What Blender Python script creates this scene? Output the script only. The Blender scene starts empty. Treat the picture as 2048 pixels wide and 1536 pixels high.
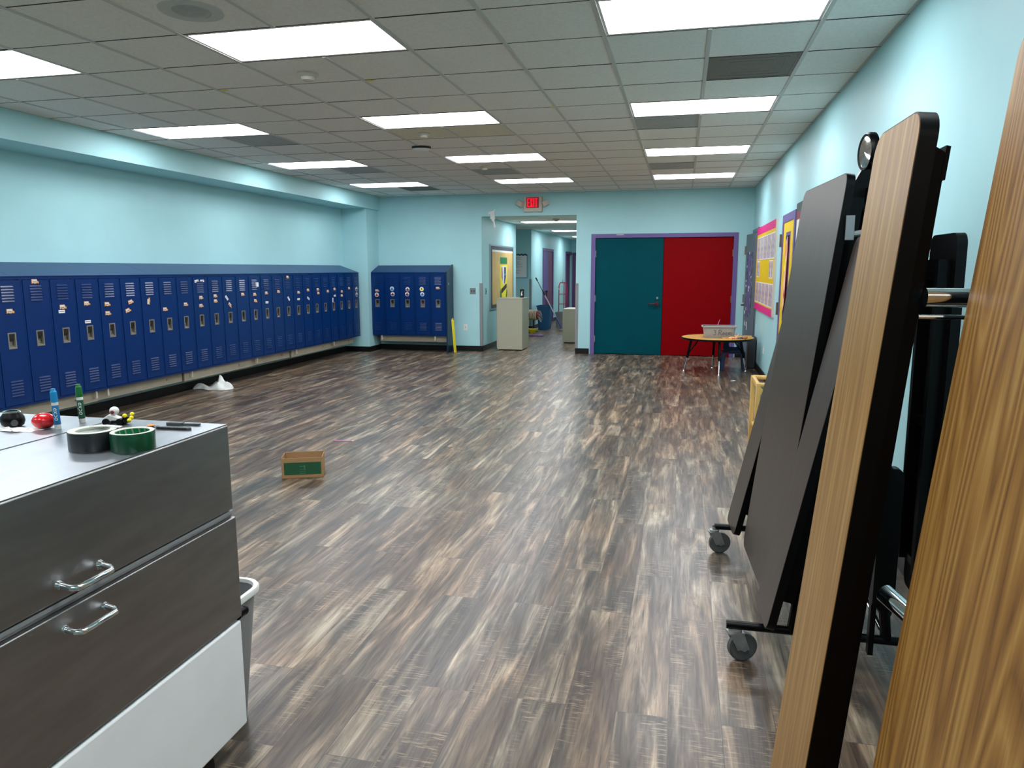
import bpy, math, random
from mathutils import Vector, Matrix
random.seed(7)
PI = math.pi
SC = bpy.context.scene
COL = SC.collection

# ------------------------------------------------------------------ materials
def lin(c):
    return tuple((v/12.92 if v <= .04045 else ((v+.055)/1.055)**2.4) for v in [x/255. for x in c])

def mat(name, rgb, rough=.5, metal=0., spec=.5, noise=0., nscale=30., bump=0., bscale=200., coat=0., stretch=None):
    m = bpy.data.materials.new(name); m.use_nodes = True
    nt = m.node_tree; b = nt.nodes['Principled BSDF']
    c = lin(rgb)
    b.inputs['Base Color'].default_value = (*c, 1)
    b.inputs['Roughness'].default_value = rough
    b.inputs['Metallic'].default_value = metal
    b.inputs['Specular IOR Level'].default_value = spec
    if coat: b.inputs['Coat Weight'].default_value = coat
    tc = nt.nodes.new('ShaderNodeTexCoord')
    src = tc.outputs['Object']
    if stretch:
        mp = nt.nodes.new('ShaderNodeMapping'); mp.inputs['Scale'].default_value = stretch
        nt.links.new(src, mp.inputs[0]); src = mp.outputs[0]
    if noise:
        n = nt.nodes.new('ShaderNodeTexNoise'); n.inputs['Scale'].default_value = nscale
        n.inputs['Detail'].default_value = 4
        nt.links.new(src, n.inputs['Vector'])
        r = nt.nodes.new('ShaderNodeValToRGB')
        r.color_ramp.elements[0].position = .3; r.color_ramp.elements[1].position = .7
        r.color_ramp.elements[0].color = (*[max(0, v*(1-noise)) for v in c], 1)
        r.color_ramp.elements[1].color = (*[min(1, v*(1+noise)) for v in c], 1)
        nt.links.new(n.outputs['Fac'], r.inputs[0]); nt.links.new(r.outputs[0], b.inputs['Base Color'])
    if bump:
        n2 = nt.nodes.new('ShaderNodeTexNoise'); n2.inputs['Scale'].default_value = bscale
        nt.links.new(src, n2.inputs['Vector'])
        bp = nt.nodes.new('ShaderNodeBump'); bp.inputs['Strength'].default_value = bump
        bp.inputs['Distance'].default_value = .002
        nt.links.new(n2.outputs['Fac'], bp.inputs['Height']); nt.links.new(bp.outputs[0], b.inputs['Normal'])
    return m

def emat(name, rgb, strength):
    m = bpy.data.materials.new(name); m.use_nodes = True
    b = m.node_tree.nodes['Principled BSDF']
    b.inputs['Base Color'].default_value = (*lin(rgb), 1)
    b.inputs['Emission Color'].default_value = (*lin(rgb), 1)
    b.inputs['Emission Strength'].default_value = strength
    return m

def grain_mat(name, stops, across, along, rough, wav=0., axis='v'):
    """wood laminate: noise stretched along the object's own z"""
    m = bpy.data.materials.new(name); m.use_nodes = True
    nt = m.node_tree; N = nt.nodes; L = nt.links; b = N['Principled BSDF']
    tc = N.new('ShaderNodeTexCoord'); mp = N.new('ShaderNodeMapping')
    mp.inputs['Scale'].default_value = (across, across, along)
    L.new(tc.outputs['Object'], mp.inputs[0])
    n = N.new('ShaderNodeTexNoise'); n.inputs['Scale'].default_value = 1; n.inputs['Detail'].default_value = 5
    n.inputs['Distortion'].default_value = wav
    L.new(mp.outputs[0], n.inputs['Vector'])
    r = N.new('ShaderNodeValToRGB')
    els = r.color_ramp.elements
    while len(els) < len(stops): els.new(.5)
    for e, (p, c) in zip(els, stops): e.position = p; e.color = (*lin(c), 1)
    L.new(n.outputs['Fac'], r.inputs[0]); L.new(r.outputs[0], b.inputs['Base Color'])
    b.inputs['Roughness'].default_value = rough
    return m

def oak_mat():
    """honey oak laminate with cathedral grain: distorted bands across the panel"""
    m = bpy.data.materials.new('oak_laminate'); m.use_nodes = True
    nt = m.node_tree; N = nt.nodes; L = nt.links; b = N['Principled BSDF']
    tc = N.new('ShaderNodeTexCoord'); mp = N.new('ShaderNodeMapping')
    mp.inputs['Scale'].default_value = (1, 1, .07)
    L.new(tc.outputs['Object'], mp.inputs[0])
    n0 = N.new('ShaderNodeTexNoise'); n0.inputs['Scale'].default_value = 5.2; n0.inputs['Detail'].default_value = 2.5
    n0.inputs['Roughness'].default_value = .45
    L.new(mp.outputs[0], n0.inputs['Vector'])
    mul = N.new('ShaderNodeMath'); mul.operation = 'MULTIPLY'; mul.inputs[1].default_value = 44
    L.new(n0.outputs['Fac'], mul.inputs[0])
    fr = N.new('ShaderNodeMath'); fr.operation = 'PINGPONG'; fr.inputs[1].default_value = 1
    L.new(mul.outputs[0], fr.inputs[0])
    mp2 = N.new('ShaderNodeMapping'); mp2.inputs['Scale'].default_value = (150, 150, 5)
    L.new(tc.outputs['Object'], mp2.inputs[0])
    n1 = N.new('ShaderNodeTexNoise'); n1.inputs['Scale'].default_value = 1; n1.inputs['Detail'].default_value = 4
    L.new(mp2.outputs[0], n1.inputs['Vector'])
    mx = N.new('ShaderNodeMath'); mx.operation = 'MULTIPLY_ADD'; mx.inputs[1].default_value = .55
    L.new(fr.outputs[0], mx.inputs[0])
    m3 = N.new('ShaderNodeMath'); m3.operation = 'MULTIPLY'; m3.inputs[1].default_value = .7
    L.new(n1.outputs['Fac'], m3.inputs[0]); L.new(m3.outputs[0], mx.inputs[2])
    r = N.new('ShaderNodeValToRGB'); els = r.color_ramp.elements
    els.new(.5); els.new(.5)
    for e, (p, c) in zip(els, [(.25, (104, 66, 18)), (.5, (134, 91, 34)), (.75, (152, 108, 46)), (1., (170, 130, 68))]):
        e.position = p; e.color = (*lin(c), 1)
    L.new(mx.outputs[0], r.inputs[0]); L.new(r.outputs[0], b.inputs['Base Color'])
    b.inputs['Roughness'].default_value = .42
    return m

def floor_mat():
    m = bpy.data.materials.new('vinyl_plank'); m.use_nodes = True
    nt = m.node_tree; N = nt.nodes; L = nt.links; b = N['Principled BSDF']
    tc = N.new('ShaderNodeTexCoord'); sp = N.new('ShaderNodeSeparateXYZ'); L.new(tc.outputs['Object'], sp.inputs[0])
    cb = N.new('ShaderNodeCombineXYZ'); L.new(sp.outputs['Y'], cb.inputs['X']); L.new(sp.outputs['X'], cb.inputs['Y'])
    br = N.new('ShaderNodeTexBrick'); br.offset = .37; br.offset_frequency = 2
    br.inputs['Color1'].default_value = (0, 0, 0, 1); br.inputs['Color2'].default_value = (1, 1, 1, 1)
    br.inputs['Mortar'].default_value = (.5, .5, .5, 1)
    br.inputs['Scale'].default_value = 1; br.inputs['Mortar Size'].default_value = .0012
    br.inputs['Brick Width'].default_value = 1.2; br.inputs['Row Height'].default_value = .18
    br.inputs['Bias'].default_value = 0
    L.new(cb.outputs[0], br.inputs['Vector'])
    def math_(op, a, bb=None, v=None):
        n = N.new('ShaderNodeMath'); n.operation = op
        if hasattr(a, 'links'): L.new(a, n.inputs[0])
        else: n.inputs[0].default_value = a
        if bb is not None: L.new(bb, n.inputs[1])
        if v is not None: n.inputs[1].default_value = v
        return n.outputs[0]
    def mix(f, a, bb, t='MIX'):
        n = N.new('ShaderNodeMix'); n.data_type = 'RGBA'; n.blend_type = t
        if hasattr(f, 'links'): L.new(f, n.inputs[0])
        else: n.inputs[0].default_value = f
        for k, q in ((6, a), (7, bb)):
            if hasattr(q, 'links'): L.new(q, n.inputs[k])
            else: n.inputs[k].default_value = (*lin(q), 1)
        return n.outputs[2]
    def ramp(f, *stops):
        r = N.new('ShaderNodeValToRGB'); e = r.color_ramp.elements
        while len(e) < len(stops): e.new(.5)
        for x, (p, c) in zip(e, stops):
            x.position = p; x.color = (*(lin(c) if isinstance(c, tuple) else (c, c, c)), 1)
        L.new(f, r.inputs[0]); return r.outputs[0]
    rnd = N.new('ShaderNodeSeparateColor'); L.new(br.outputs['Color'], rnd.inputs[0]); rv = rnd.outputs[0]
    def noise(sx, sy, off, det=5, dist=0., rough=.55):
        c = N.new('ShaderNodeCombineXYZ')
        L.new(math_('MULTIPLY', sp.outputs['X'], v=sx), c.inputs['X'])
        L.new(math_('MULTIPLY', sp.outputs['Y'], v=sy), c.inputs['Y'])
        L.new(math_('MULTIPLY', rv, v=off), c.inputs['Z'])
        n = N.new('ShaderNodeTexNoise'); n.inputs['Scale'].default_value = 1
        n.inputs['Detail'].default_value = det; n.inputs['Distortion'].default_value = dist
        n.inputs['Roughness'].default_value = rough
        L.new(c.outputs[0], n.inputs['Vector']); return n.outputs['Fac']
    g1 = noise(58, 3.2, 37., 6, .8, .62)
    patch = noise(11, 1.25, 61., 5, .9, .58)
    warm = noise(2.6, 1.0, 23., 2, .3)
    ca = ramp(patch, (.34, (62, 50, 42)), (.44, (84, 68, 56)), (.52, (105, 87, 71)), (.60, (138, 114, 92)), (.70, (172, 148, 122)))
    cb = ramp(patch, (.34, (58, 53, 48)), (.44, (78, 70, 62)), (.52, (100, 90, 79)), (.60, (134, 121, 104)), (.70, (174, 160, 140)))
    base = mix(ramp(warm, (.42, 0.), (.58, 1.)), cb, ca)
    c1 = mix(1., base, ramp(g1, (.32, .5), (.44, .86), (.55, 1.08), (.68, 1.4)), 'MULTIPLY')
    blot = noise(11, 2.6, 97., 3, 1.5)
    c1 = mix(math_('MULTIPLY', ramp(blot, (.62, 0.), (.68, 1.)), v=.5), c1, (66, 62, 60))
    streak = noise(40, 1.0, 53., 3, 2.4)
    sm = ramp(streak, (.31, 1.), (.36, 0.))
    c2 = mix(math_('MULTIPLY', sm, v=.75), c1, (42, 36, 33))
    saw = noise(14, 150, 11., 2)
    where = noise(5.5, 1.6, 71., 2)
    sm2 = math_('MULTIPLY', ramp(saw, (.56, 0.), (.66, 1.)), ramp(where, (.52, 0.), (.6, 1.)))
    c3 = mix(math_('MULTIPLY', sm2, v=.42), c2, (196, 172, 142))
    plank = ramp(rv, (0., .84), (1., 1.10))
    c4 = mix(1., c3, plank, 'MULTIPLY')
    fac = br.outputs['Fac']
    c5 = mix(math_('MULTIPLY', fac, v=.5), c4, (48, 40, 36))
    L.new(c5, b.inputs['Base Color'])
    L.new(ramp(g1, (.3, .36), (.7, .28)), b.inputs['Roughness'])
    b.inputs['Specular IOR Level'].default_value = .5
    bp = N.new('ShaderNodeBump'); bp.inputs['Strength'].default_value = .08; bp.inputs['Distance'].default_value = .001
    L.new(g1, bp.inputs['Height']); L.new(bp.outputs[0], b.inputs['Normal'])
    return m

M = {}
M['wall'] = mat('aqua_paint', (170, 216, 221), .5, noise=.02, nscale=3, bump=.15, bscale=350, spec=.25)
M['tile'] = mat('ceiling_tile', (236, 234, 229), .9, noise=.05, nscale=60, bump=.4, bscale=160, spec=.2)
M['tile_stain'] = mat('ceiling_tile_stained', (222, 217, 198), .9, noise=.06, nscale=25, bump=.4, bscale=160, spec=.2)
M['tbar'] = mat('grid_white', (200, 199, 195), .5, spec=.3)
M['plenum'] = mat('plenum_gap_shade', (40, 38, 36), .9)  # deck above the grid, also the painted shadow gaps between tiles
M['floor'] = floor_mat()
M['base'] = mat('black_vinyl_base', (14, 16, 17), .4, spec=.3)
M['navy'] = mat('navy_enamel', (0, 42, 98), .30, noise=.05, nscale=6, bump=.05, bscale=300, spec=.32)
M['navy_side'] = mat('dark_navy_enamel', (10, 40, 68), .34, spec=.45)
M['latch'] = mat('latch_steel', (150, 146, 138), .38, metal=.6)
M['latch_dark'] = mat('latch_black', (12, 12, 12), .5)
M['rail'] = mat('beige_rail', (168, 160, 142), .5, noise=.06, nscale=5)
M['steel'] = mat('stainless_front', (160, 157, 156), .36, metal=1., noise=.10, nscale=4, bump=.04, bscale=120, stretch=(1, 1, 6))
M['steeltop'] = mat('stainless_top', (176, 182, 188), .36, metal=1., noise=.07, nscale=5, bump=.05, bscale=90, stretch=(4, 1, 1))
M['whitemetal'] = mat('white_enamel', (246, 247, 247), .35, noise=.03, nscale=5)
M['chrome'] = mat('chrome', (222, 226, 228), .08, metal=1.)
M['zinc'] = mat('zinc', (150, 152, 150), .42, metal=.5, noise=.12, nscale=40)
M['blackmetal'] = mat('black_enamel', (3, 3, 4), .32, spec=.16)
M['blackplastic'] = mat('black_plastic', (3, 3, 4), .4, spec=.16)
M['rubber'] = mat('grey_rubber', (80, 82, 82), .6)
M['dark_laminate'] = grain_mat('dark_laminate', [(.3, (52, 41, 36)), (.55, (60, 49, 43)), (.75, (68, 56, 49))], 70, 2.5, .36)
M['oak'] = oak_mat()
M['oakseat'] = grain_mat('oak_bench_laminate', [(.30, (122, 86, 40)), (.5, (148, 108, 50)), (.7, (172, 136, 80))], 90, 2.2, .4, .4)
M['birch'] = grain_mat('birch', [(.3, (206, 160, 88)), (.7, (226, 186, 112))], 30, 3, .45)
M['maple_top'] = mat('maple_laminate', (214, 168, 96), .35, noise=.06, nscale=12, stretch=(1, 10, 1))
M['purple'] = mat('purple_paint', (104, 86, 146), .45)
M['purple_dark'] = mat('purple_dark_paint', (96, 68, 122), .45)
M['plum'] = mat('plum_paint', (122, 66, 98), .45)
M['teal'] = mat('teal_paint', (0, 72, 82), .5, noise=.04, nscale=4, spec=.06)
M['red'] = mat('red_paint', (132, 0, 8), .5, noise=.04, nscale=4, spec=.06)
M['yellow'] = mat('yellow_paint', (232, 198, 14), .45)
M['grey_paint'] = mat('grey_blue_paint', (92, 112, 120), .45)
M['hinge'] = mat('hinge_brass', (120, 112, 84), .4, metal=.7)
M['maroon'] = mat('maroon_metal', (96, 12, 34), .35, metal=.3)
M['white'] = mat('white_plastic', (228, 228, 224), .45)
M['offwhite'] = mat('offwhite_plastic', (196, 190, 176), .5)
M['paper'] = mat('paper', (232, 232, 230), .8, noise=.03, nscale=20)
M['grey_guard'] = mat('corner_guard', (134, 136, 138), .45)
M['plate'] = mat('steel_plate', (140, 146, 148), .4, metal=.6)
M['vent'] = mat('vent_dark', (118, 112, 106), .7, noise=.1, nscale=80)
M['vent2'] = mat('vent_grey', (172, 174, 172), .7, noise=.08, nscale=30)
M['lamp'] = emat('lamp_diffuser', (247, 250, 255), 5.0)
M['exit'] = emat('exit_red', (255, 0, 30), .5)
M['exitface'] = emat('exit_face', (120, 16, 26), .12)
M['cardboard'] = mat('cardboard', (158, 122, 82), .8, noise=.05, nscale=20)
M['green_print'] = mat('green_print', (20, 78, 46), .6)
M['green_light'] = mat('green_print_light', (60, 106, 82), .6)
M['bus_orange'] = mat('bus_orange', (226, 150, 60), .6)
M['bus_body'] = mat('bus_body', (206, 202, 200), .6)
M['black'] = mat('black_ink', (18, 18, 20), .6)
M['ink_grey'] = mat('grey_ink', (72, 74, 76), .6)
M['ink_blue'] = mat('blue_ink', (52, 66, 120), .6)
M['skyblue'] = mat('sky_blue', (48, 142, 214), .6)
M['wine'] = mat('wine_red', (132, 36, 60), .6)
M['sign_red'] = mat('sign_red', (206, 66, 48), .6)
M['lemon'] = mat('lemon', (240, 222, 40), .6)
M['magenta'] = mat('magenta_border', (218, 34, 130), .7)
M['orange'] = mat('orange', (244, 138, 60), .6)
M['peach'] = mat('peach_paper', (232, 176, 140), .8)
M['kraft'] = mat('kraft_paper', (204, 174, 112), .8, noise=.07, nscale=6)
M['charcoal_border'] = mat('charcoal_border', (62, 74, 82), .7, noise=.2, nscale=40)
M['bluebin'] = mat('blue_bin', (26, 86, 128), .5)
M['greybin'] = mat('grey_bin', (142, 142, 142), .5)
M['tub'] = mat('grey_tub', (160, 160, 163), .45)
M['chairblue'] = mat('chair_blue', (20, 52, 92), .42)
M['handred'] = mat('hand_truck_red', (158, 24, 48), .4)
M['file'] = mat('beige_file_cabinet', (170, 168, 148), .45)
M['alu'] = mat('aluminium', (180, 186, 196), .3, metal=.8)
M['mop_blue'] = mat('mop_blue', (40, 70, 150), .5)
M['cyanmarker'] = mat('marker_cyan', (10, 140, 196), .4)
M['greenmarker'] = mat('marker_green', (6, 104, 44), .4)
M['greenlabel'] = mat('marker_green_label', (4, 74, 44), .5)
M['cyanlabel'] = mat('marker_cyan_label', (8, 108, 160), .5)
M['ball'] = mat('red_ball', (214, 6, 18), .22, coat=.5)
M['tapeblack'] = mat('black_tape', (32, 35, 37), .32)
M['tapegreen'] = mat('green_tape', (2, 66, 38), .3)
M['core'] = mat('tape_core', (196, 200, 184), .7)
M['coregreen'] = mat('core_green', (0, 120, 66), .5)
M['cloth'] = mat('white_cloth', (216, 218, 214), .8)
M['tool'] = mat('tool_grey', (72, 78, 80), .45)
M['cord'] = mat('cord_tan', (176, 164, 140), .7)
M['mirror'] = mat('mirror_glass', (235, 238, 240), .04, metal=1.)
M['darkgrey'] = mat('dark_grey_panel', (56, 57, 60), .5)
M['pinkpencil'] = mat('pink_pencil', (206, 140, 184), .5)
M['papers'] = grain_mat('written_paper', [(.35, (112, 92, 124)), (.5, (178, 158, 168)), (.7, (206, 196, 196))], 40, 16, .8)
M['papers2'] = grain_mat('written_paper_grey', [(.35, (108, 106, 130)), (.5, (170, 164, 178)), (.7, (212, 200, 190))], 40, 16, .8)
M['collage'] = mat('collage', (96, 104, 128), .7, noise=.9, nscale=14)

# ------------------------------------------------------------------ mesh helpers
class MB:
    def __init__(s): s.v = []; s.f = []; s.mi = []
    def add(s, vs, fs, mi=0):
        o = len(s.v); s.v += [Vector(v) for v in vs]
        s.f += [[i+o for i in f] for f in fs]; s.mi += [mi]*len(fs); return s
    def box(s, x0, y0, z0, x1, y1, z1, mi=0):
        x0, x1 = sorted((x0, x1)); y0, y1 = sorted((y0, y1)); z0, z1 = sorted((z0, z1))
        return s.add([(x0,y0,z0),(x1,y0,z0),(x1,y1,z0),(x0,y1,z0),(x0,y0,z1),(x1,y0,z1),(x1,y1,z1),(x0,y1,z1)],
                     [(0,3,2,1),(4,5,6,7),(0,1,5,4),(1,2,6,5),(2,3,7,6),(3,0,4,7)], mi)
    def hexa(s, b, t, mi=0):
        return s.add(list(b)+list(t), [(3,2,1,0),(4,5,6,7),(0,1,5,4),(1,2,6,5),(2,3,7,6),(3,0,4,7)], mi)
    def tube(s, pts, r, n=12, mi=0, cap=True, r1=None):
        pts = [Vector(p) for p in pts]; k = len(pts); rings = []
        up = None
        for i, p in enumerate(pts):
            if i == 0: d = pts[1]-p
            elif i == k-1: d = p-pts[i-1]
            else: d = (pts[i+1]-p).normalized()+(p-pts[i-1]).normalized()
            d = d.normalized() if d.length > 1e-9 else Vector((0,0,1))
            if up is None:
                a = Vector((0,0,1)) if abs(d.z) < .9 else Vector((1,0,0))
                up = (a-d*a.dot(d)).normalized()
            else:
                up = up-d*up.dot(d)
                up = up.normalized() if up.length > 1e-6 else d.orthogonal().normalized()
            w = d.cross(up)
            rr = r if r1 is None else r+(r1-r)*i/(k-1)
            rings.append([p+(up*math.cos(2*PI*j/n)+w*math.sin(2*PI*j/n))*rr for j in range(n)])
        vs = [v for g in rings for v in g]; fs = []
        for i in range(k-1):
            for j in range(n):
                a = i*n+j; b = i*n+(j+1) % n
                fs.append((a, b, b+n, a+n))
        if cap: fs.append(tuple(range(n))[::-1]); fs.append(tuple((k-1)*n+j for j in range(n)))
        return s.add(vs, fs, mi)
    def cyl(s, a, b, r, r1=None, n=20, mi=0): return s.tube([a, b], r, n, mi, True, r1)
    def lathe(s, prof, n=32, c=(0,0,0), mi=0, sx=1., sy=1., mis=None, cap=False):
        c = Vector(c); k = len(prof); vs = []; o = len(s.v)
        for r, z in prof:
            for j in range(n): vs.append(c+Vector((sx*r*math.cos(2*PI*j/n), sy*r*math.sin(2*PI*j/n), z)))
        fs = []; ms = []
        for i in range(k-1):
            for j in range(n):
                a = i*n+j; b = i*n+(j+1) % n; fs.append((a, b, b+n, a+n)); ms.append(mis[i] if mis else mi)
        if cap and prof[0][0] > 1e-5: fs.append(tuple(range(n))[::-1]); ms.append(mis[0] if mis else mi)
        if cap and prof[-1][0] > 1e-5: fs.append(tuple((k-1)*n+j for j in range(n))); ms.append(mis[-1] if mis else mi)
        s.v += vs; s.f += [[i+o for i in f] for f in fs]; s.mi += ms; return s
    def prism(s, poly, h0, h1, ax='z', mi=0, mi_top=None):
        """poly (u,v) extruded along ax from h0 to h1"""
        def P(u, v, h): return {'z': (u, v, h), 'y': (u, h, v), 'x': (h, u, v)}[ax]
        n = len(poly); o = len(s.v)
        s.v += [Vector(P(u, v, h0)) for u, v in poly]+[Vector(P(u, v, h1)) for u, v in poly]
        fs = [list(range(n))[::-1], [n+i for i in range(n)]]+[[i, (i+1) % n, n+(i+1) % n, n+i] for i in range(n)]
        s.f += [[i+o for i in f] for f in fs]
        s.mi += [mi, mi if mi_top is None else mi_top]+[mi]*n; return s
    def ell(s, c, r, n=20, m=12, mi=0):
        rx, ry, rz = r if hasattr(r, '__len__') else (r, r, r)
        prof = [(max(math.sin(PI*i/m), 1e-6), -math.cos(PI*i/m)*rz) for i in range(m+1)]
        return s.lathe(prof, n, c, mi, rx, ry)
    def xf(s, mtx, start=0):
        for i in range(start, len(s.v)): s.v[i] = mtx @ s.v[i]
        return s
    def build(s, name, mats, parent=None, bevel=0, loc=None, angle=35, seg=2):
        me = bpy.data.meshes.new(name)
        me.from_pydata([tuple(v) for v in s.v], [], s.f)
        if not isinstance(mats, (list, tuple)): mats = [mats]
        for m_ in mats: me.materials.append(m_)
        for p, i in zip(me.polygons, s.mi): p.material_index = i
        me.update()
        import bmesh
        bm = bmesh.new(); bm.from_mesh(me); bmesh.ops.recalc_face_normals(bm, faces=bm.faces[:]); bm.to_mesh(me); bm.free()
        for p in me.polygons: p.use_smooth = True
        me.set_sharp_from_angle(angle=math.radians(angle))
        o = bpy.data.objects.new(name, me); COL.objects.link(o)
        if parent is not None: o.parent = parent
        if loc: o.location = loc
        if bevel:
            bv = o.modifiers.new('bevel', 'BEVEL'); bv.width = bevel; bv.segments = seg; bv.limit_method = 'ANGLE'
            bv.angle_limit = math.radians(40); bv.harden_normals = False
        return o

def tag(o, label=None, cat=None, group=None, kind=None):
    if label: o['label'] = label
    if cat: o['category'] = cat
    if group: o['group'] = group
    if kind: o['kind'] = kind
    return o
def thing(name, label, cat, loc=(0,0,0), rz=0, group=None):
    o = bpy.data.objects.new(name, None); COL.objects.link(o); o.empty_display_size = .1
    o.location = loc; o.rotation_euler = (0, 0, rz)
    return tag(o, label, cat, group)
def struct(name, mb, m, label=None, **k):
    o = mb.build(name, m, **k); o['kind'] = 'structure'
    o['label'] = label or name.replace('_', ' ')
    o['category'] = name.split('_')[0].split('.')[0]
    return o
def sthing(name, label):
    o = bpy.data.objects.new(name, None); COL.objects.link(o); o['kind'] = 'structure'
    o['label'] = label; o['category'] = name.split('_')[0]; return o
def copy_tree(o, parent=None):
    c = o.copy(); COL.objects.link(c)
    if parent is not None: c.parent = parent
    for ch in list(o.children): copy_tree(ch, c)
    return c
def rrect(x0, y0, x1, y1, r, n=5):
    out = []
    for cx, cy, a in ((x1-r, y1-r, 0), (x0+r, y1-r, 90), (x0+r, y0+r, 180), (x1-r, y0+r, 270)):
        for i in range(n+1):
            t = math.radians(a+90*i/n); out.append((cx+r*math.cos(t), cy+r*math.sin(t)))
    return out
def text_mb(body, size, extrude=.001, shear=0.):
    cu = bpy.data.curves.new('txt', 'FONT'); cu.body = body; cu.size = size; cu.extrude = extrude; cu.shear = shear
    cu.align_x = 'CENTER'; cu.align_y = 'CENTER'; cu.resolution_u = 3
    o = bpy.data.objects.new('txt', cu); COL.objects.link(o)
    dg = bpy.context.evaluated_depsgraph_get(); dg.update()
    me = bpy.data.meshes.new_from_object(o.evaluated_get(dg))
    mb = MB(); mb.add([v.co.copy() for v in me.vertices], [list(p.vertices) for p in me.polygons])
    bpy.data.objects.remove(o); bpy.data.curves.remove(cu); bpy.data.meshes.remove(me)
    return mb
def basis(o, ex, ey, ez):
    m = Matrix((Vector(ex), Vector(ey), Vector(ez))).transposed().to_4x4(); m.translation = Vector(o); return m
ORD = ['zeroth', 'first', 'second', 'third', 'fourth', 'fifth', 'sixth', 'seventh', 'eighth', 'ninth', 'tenth', 'eleventh',
       'twelfth', 'thirteenth', 'fourteenth', 'fifteenth', 'sixteenth', 'seventeenth', 'eighteenth', 'nineteenth', 'twentieth',
       'twenty-first', 'twenty-second', 'twenty-third', 'twenty-fourth', 'twenty-fifth', 'twenty-sixth']

# ------------------------------------------------------------------ camera
H = 1.55
F = 1459.937; yaw, pitch, roll = .22786, -.15612, -.00183
cy_, sy_, cp_, sp_ = math.cos(yaw), math.sin(yaw), math.cos(pitch), math.sin(pitch)
fw = Vector((-sy_*cp_, cy_*cp_, sp_)); rt = Vector((cy_, sy_, 0)); up_ = rt.cross(fw)
r2 = rt*math.cos(roll)+up_*math.sin(roll); u2 = -rt*math.sin(roll)+up_*math.cos(roll)
cam = bpy.data.cameras.new('camera'); cam.sensor_width = 36; cam.lens = F/2048*36; cam.clip_start = .02
co = bpy.data.objects.new('camera', cam); COL.objects.link(co)
mw = Matrix((r2, u2, -fw)).transposed().to_4x4(); mw.translation = Vector((0, 0, H)); co.matrix_world = mw
SC.camera = co

# ------------------------------------------------------------------ room shell
XR, XL, XS, YB, YF, ZC = 1.16, -6.25, -5.72, 13.4, -3.6, 2.927
YH = 25.3; ZH = 2.54
struct('floor', MB().box(XL-.1, YF-.1, -.06, XR+.1, YH+.1, 0), M['floor'], 'wood look vinyl plank floor')
struct('wall_right', MB().box(XR, YF-.1, 0, XR+.12, YB+.2, ZC+.1), M['wall'], 'aqua wall on the right behind the folded tables')
struct('wall_left', MB().box(XL-.12, YF-.1, 0, XL, YB+.2, ZC+.1), M['wall'], 'aqua wall above the long row of lockers')
struct('wall_front', MB().box(XL-.1, YF-.12, 0, XR+.1, YF, ZC+.1), M['wall'], 'aqua wall behind the camera')
struct('trim_1', MB().box(XL, YF, 2.665, XS, YB, ZC+.03), M['wall'], 'aqua boxed soffit along the left wall')
struct('trim_2', MB().box(XL, 12.86, 0, XS-.03, YB, 2.68), M['wall'], 'aqua corner column at the end of the long lockers')
OX0, OX1, OZ = -3.685, -1.905, 2.515
DX0, DX1, DZ = -1.60, .885, 2.14
wb = MB()
wb.box(XL-.1, YB, 0, OX0, YB+.14, ZC+.1).box(OX0, YB, OZ, OX1, YB+.14, ZC+.1).box(OX1, YB, 0, DX0, YB+.14, ZC+.1)
wb.box(DX0, YB, DZ, DX1, YB+.14, ZC+.1).box(DX1, YB, 0, XR+.12, YB+.14, ZC+.1)
struct('wall_back', wb, M['wall'], 'aqua back wall with the hallway opening and double doors')
bb = .1
struct('baseboard_back', MB().box(XS-.03, YB-.012, 0, OX0-.0, YB, bb).box(OX1, YB-.012, 0, DX0-.05, YB, bb).box(DX1+.05, YB-.012, 0, XR, YB, bb), M['base'], 'black rubber base of the back wall')
struct('baseboard_right', MB().box(XR-.012, YF, 0, XR, 12.35, bb), M['base'], 'black rubber base of the right wall')
struct('baseboard_left', MB().box(XL, YF, 0, XL+.012, 12.86, bb).box(XL, 12.848, 0, XS-.03, 12.86, bb).box(XS-.03, 12.848, 0, XS-.018, YB-.012, bb), M['base'], 'black rubber base of the left wall and column')
# hallway shell
struct('wall_hall_left', MB().box(OX0-.12, YB+.14, 0, OX0, 16.3, ZH+.1), M['wall'], 'aqua hallway wall with the kraft paper board')
struct('wall_hall_recess', MB().box(-6, 18.4, 0, -3.76, 18.52, ZH+.1), M['wall'], 'aqua recess wall with the chart paper')
hw = MB()
d0, d1 = 19.95, 21.65
hw.box(-3.9, 18.52, 0, -3.76, d0, ZH+.1).box(-3.9, d0, 2.12, -3.76, d1, ZH+.1).box(-3.9, d1, 0, -3.76, 24.0, ZH+.1).box(-3.9, 24.0, 2.12, -3.76, YH, ZH+.1)
struct('wall_hall_far', hw, M['wall'], 'aqua far hallway wall with the purple doorway')
struct('wall_hall_end', MB().box(-6.1, YH, 0, 0, YH+.12, ZH+.1), M['wall'], 'aqua wall closing the hallway')
struct('wall_hall_right', MB().box(-1.35, YB+.14, 0, -1.23, YH, ZH+.1), M['wall'], 'aqua right side of the hallway')
struct('wall_hall_side', MB().box(-6.1, 16.2, 0, -6, 18.5, ZH+.1).box(-6, 16.18, 0, OX0-.12, 16.3, ZH+.1), M['wall'], 'aqua side of the hallway recess')
struct('baseboard_hall', MB().box(OX0, YB+.0, 0, OX0+.012, 16.3, bb).box(-3.76, 18.4, 0, -3.748, d0, bb).box(-3.76, d1, 0, -3.748, 24.0, bb).box(-6, 18.388, 0, -3.76, 18.4, bb), M['base'], 'black rubber base of the hallway')
hc = MB()
hlights = [(-3.37, 15.25), (-3.37, 18.95), (-3.37, 22.6)]
hc.box(-6.1, YB+.14, ZH, -1.2, YH+.1, ZH+.05, 0)
struct('ceiling_hall', hc, M['tile'], 'lower acoustic ceiling of the hallway')

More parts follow.
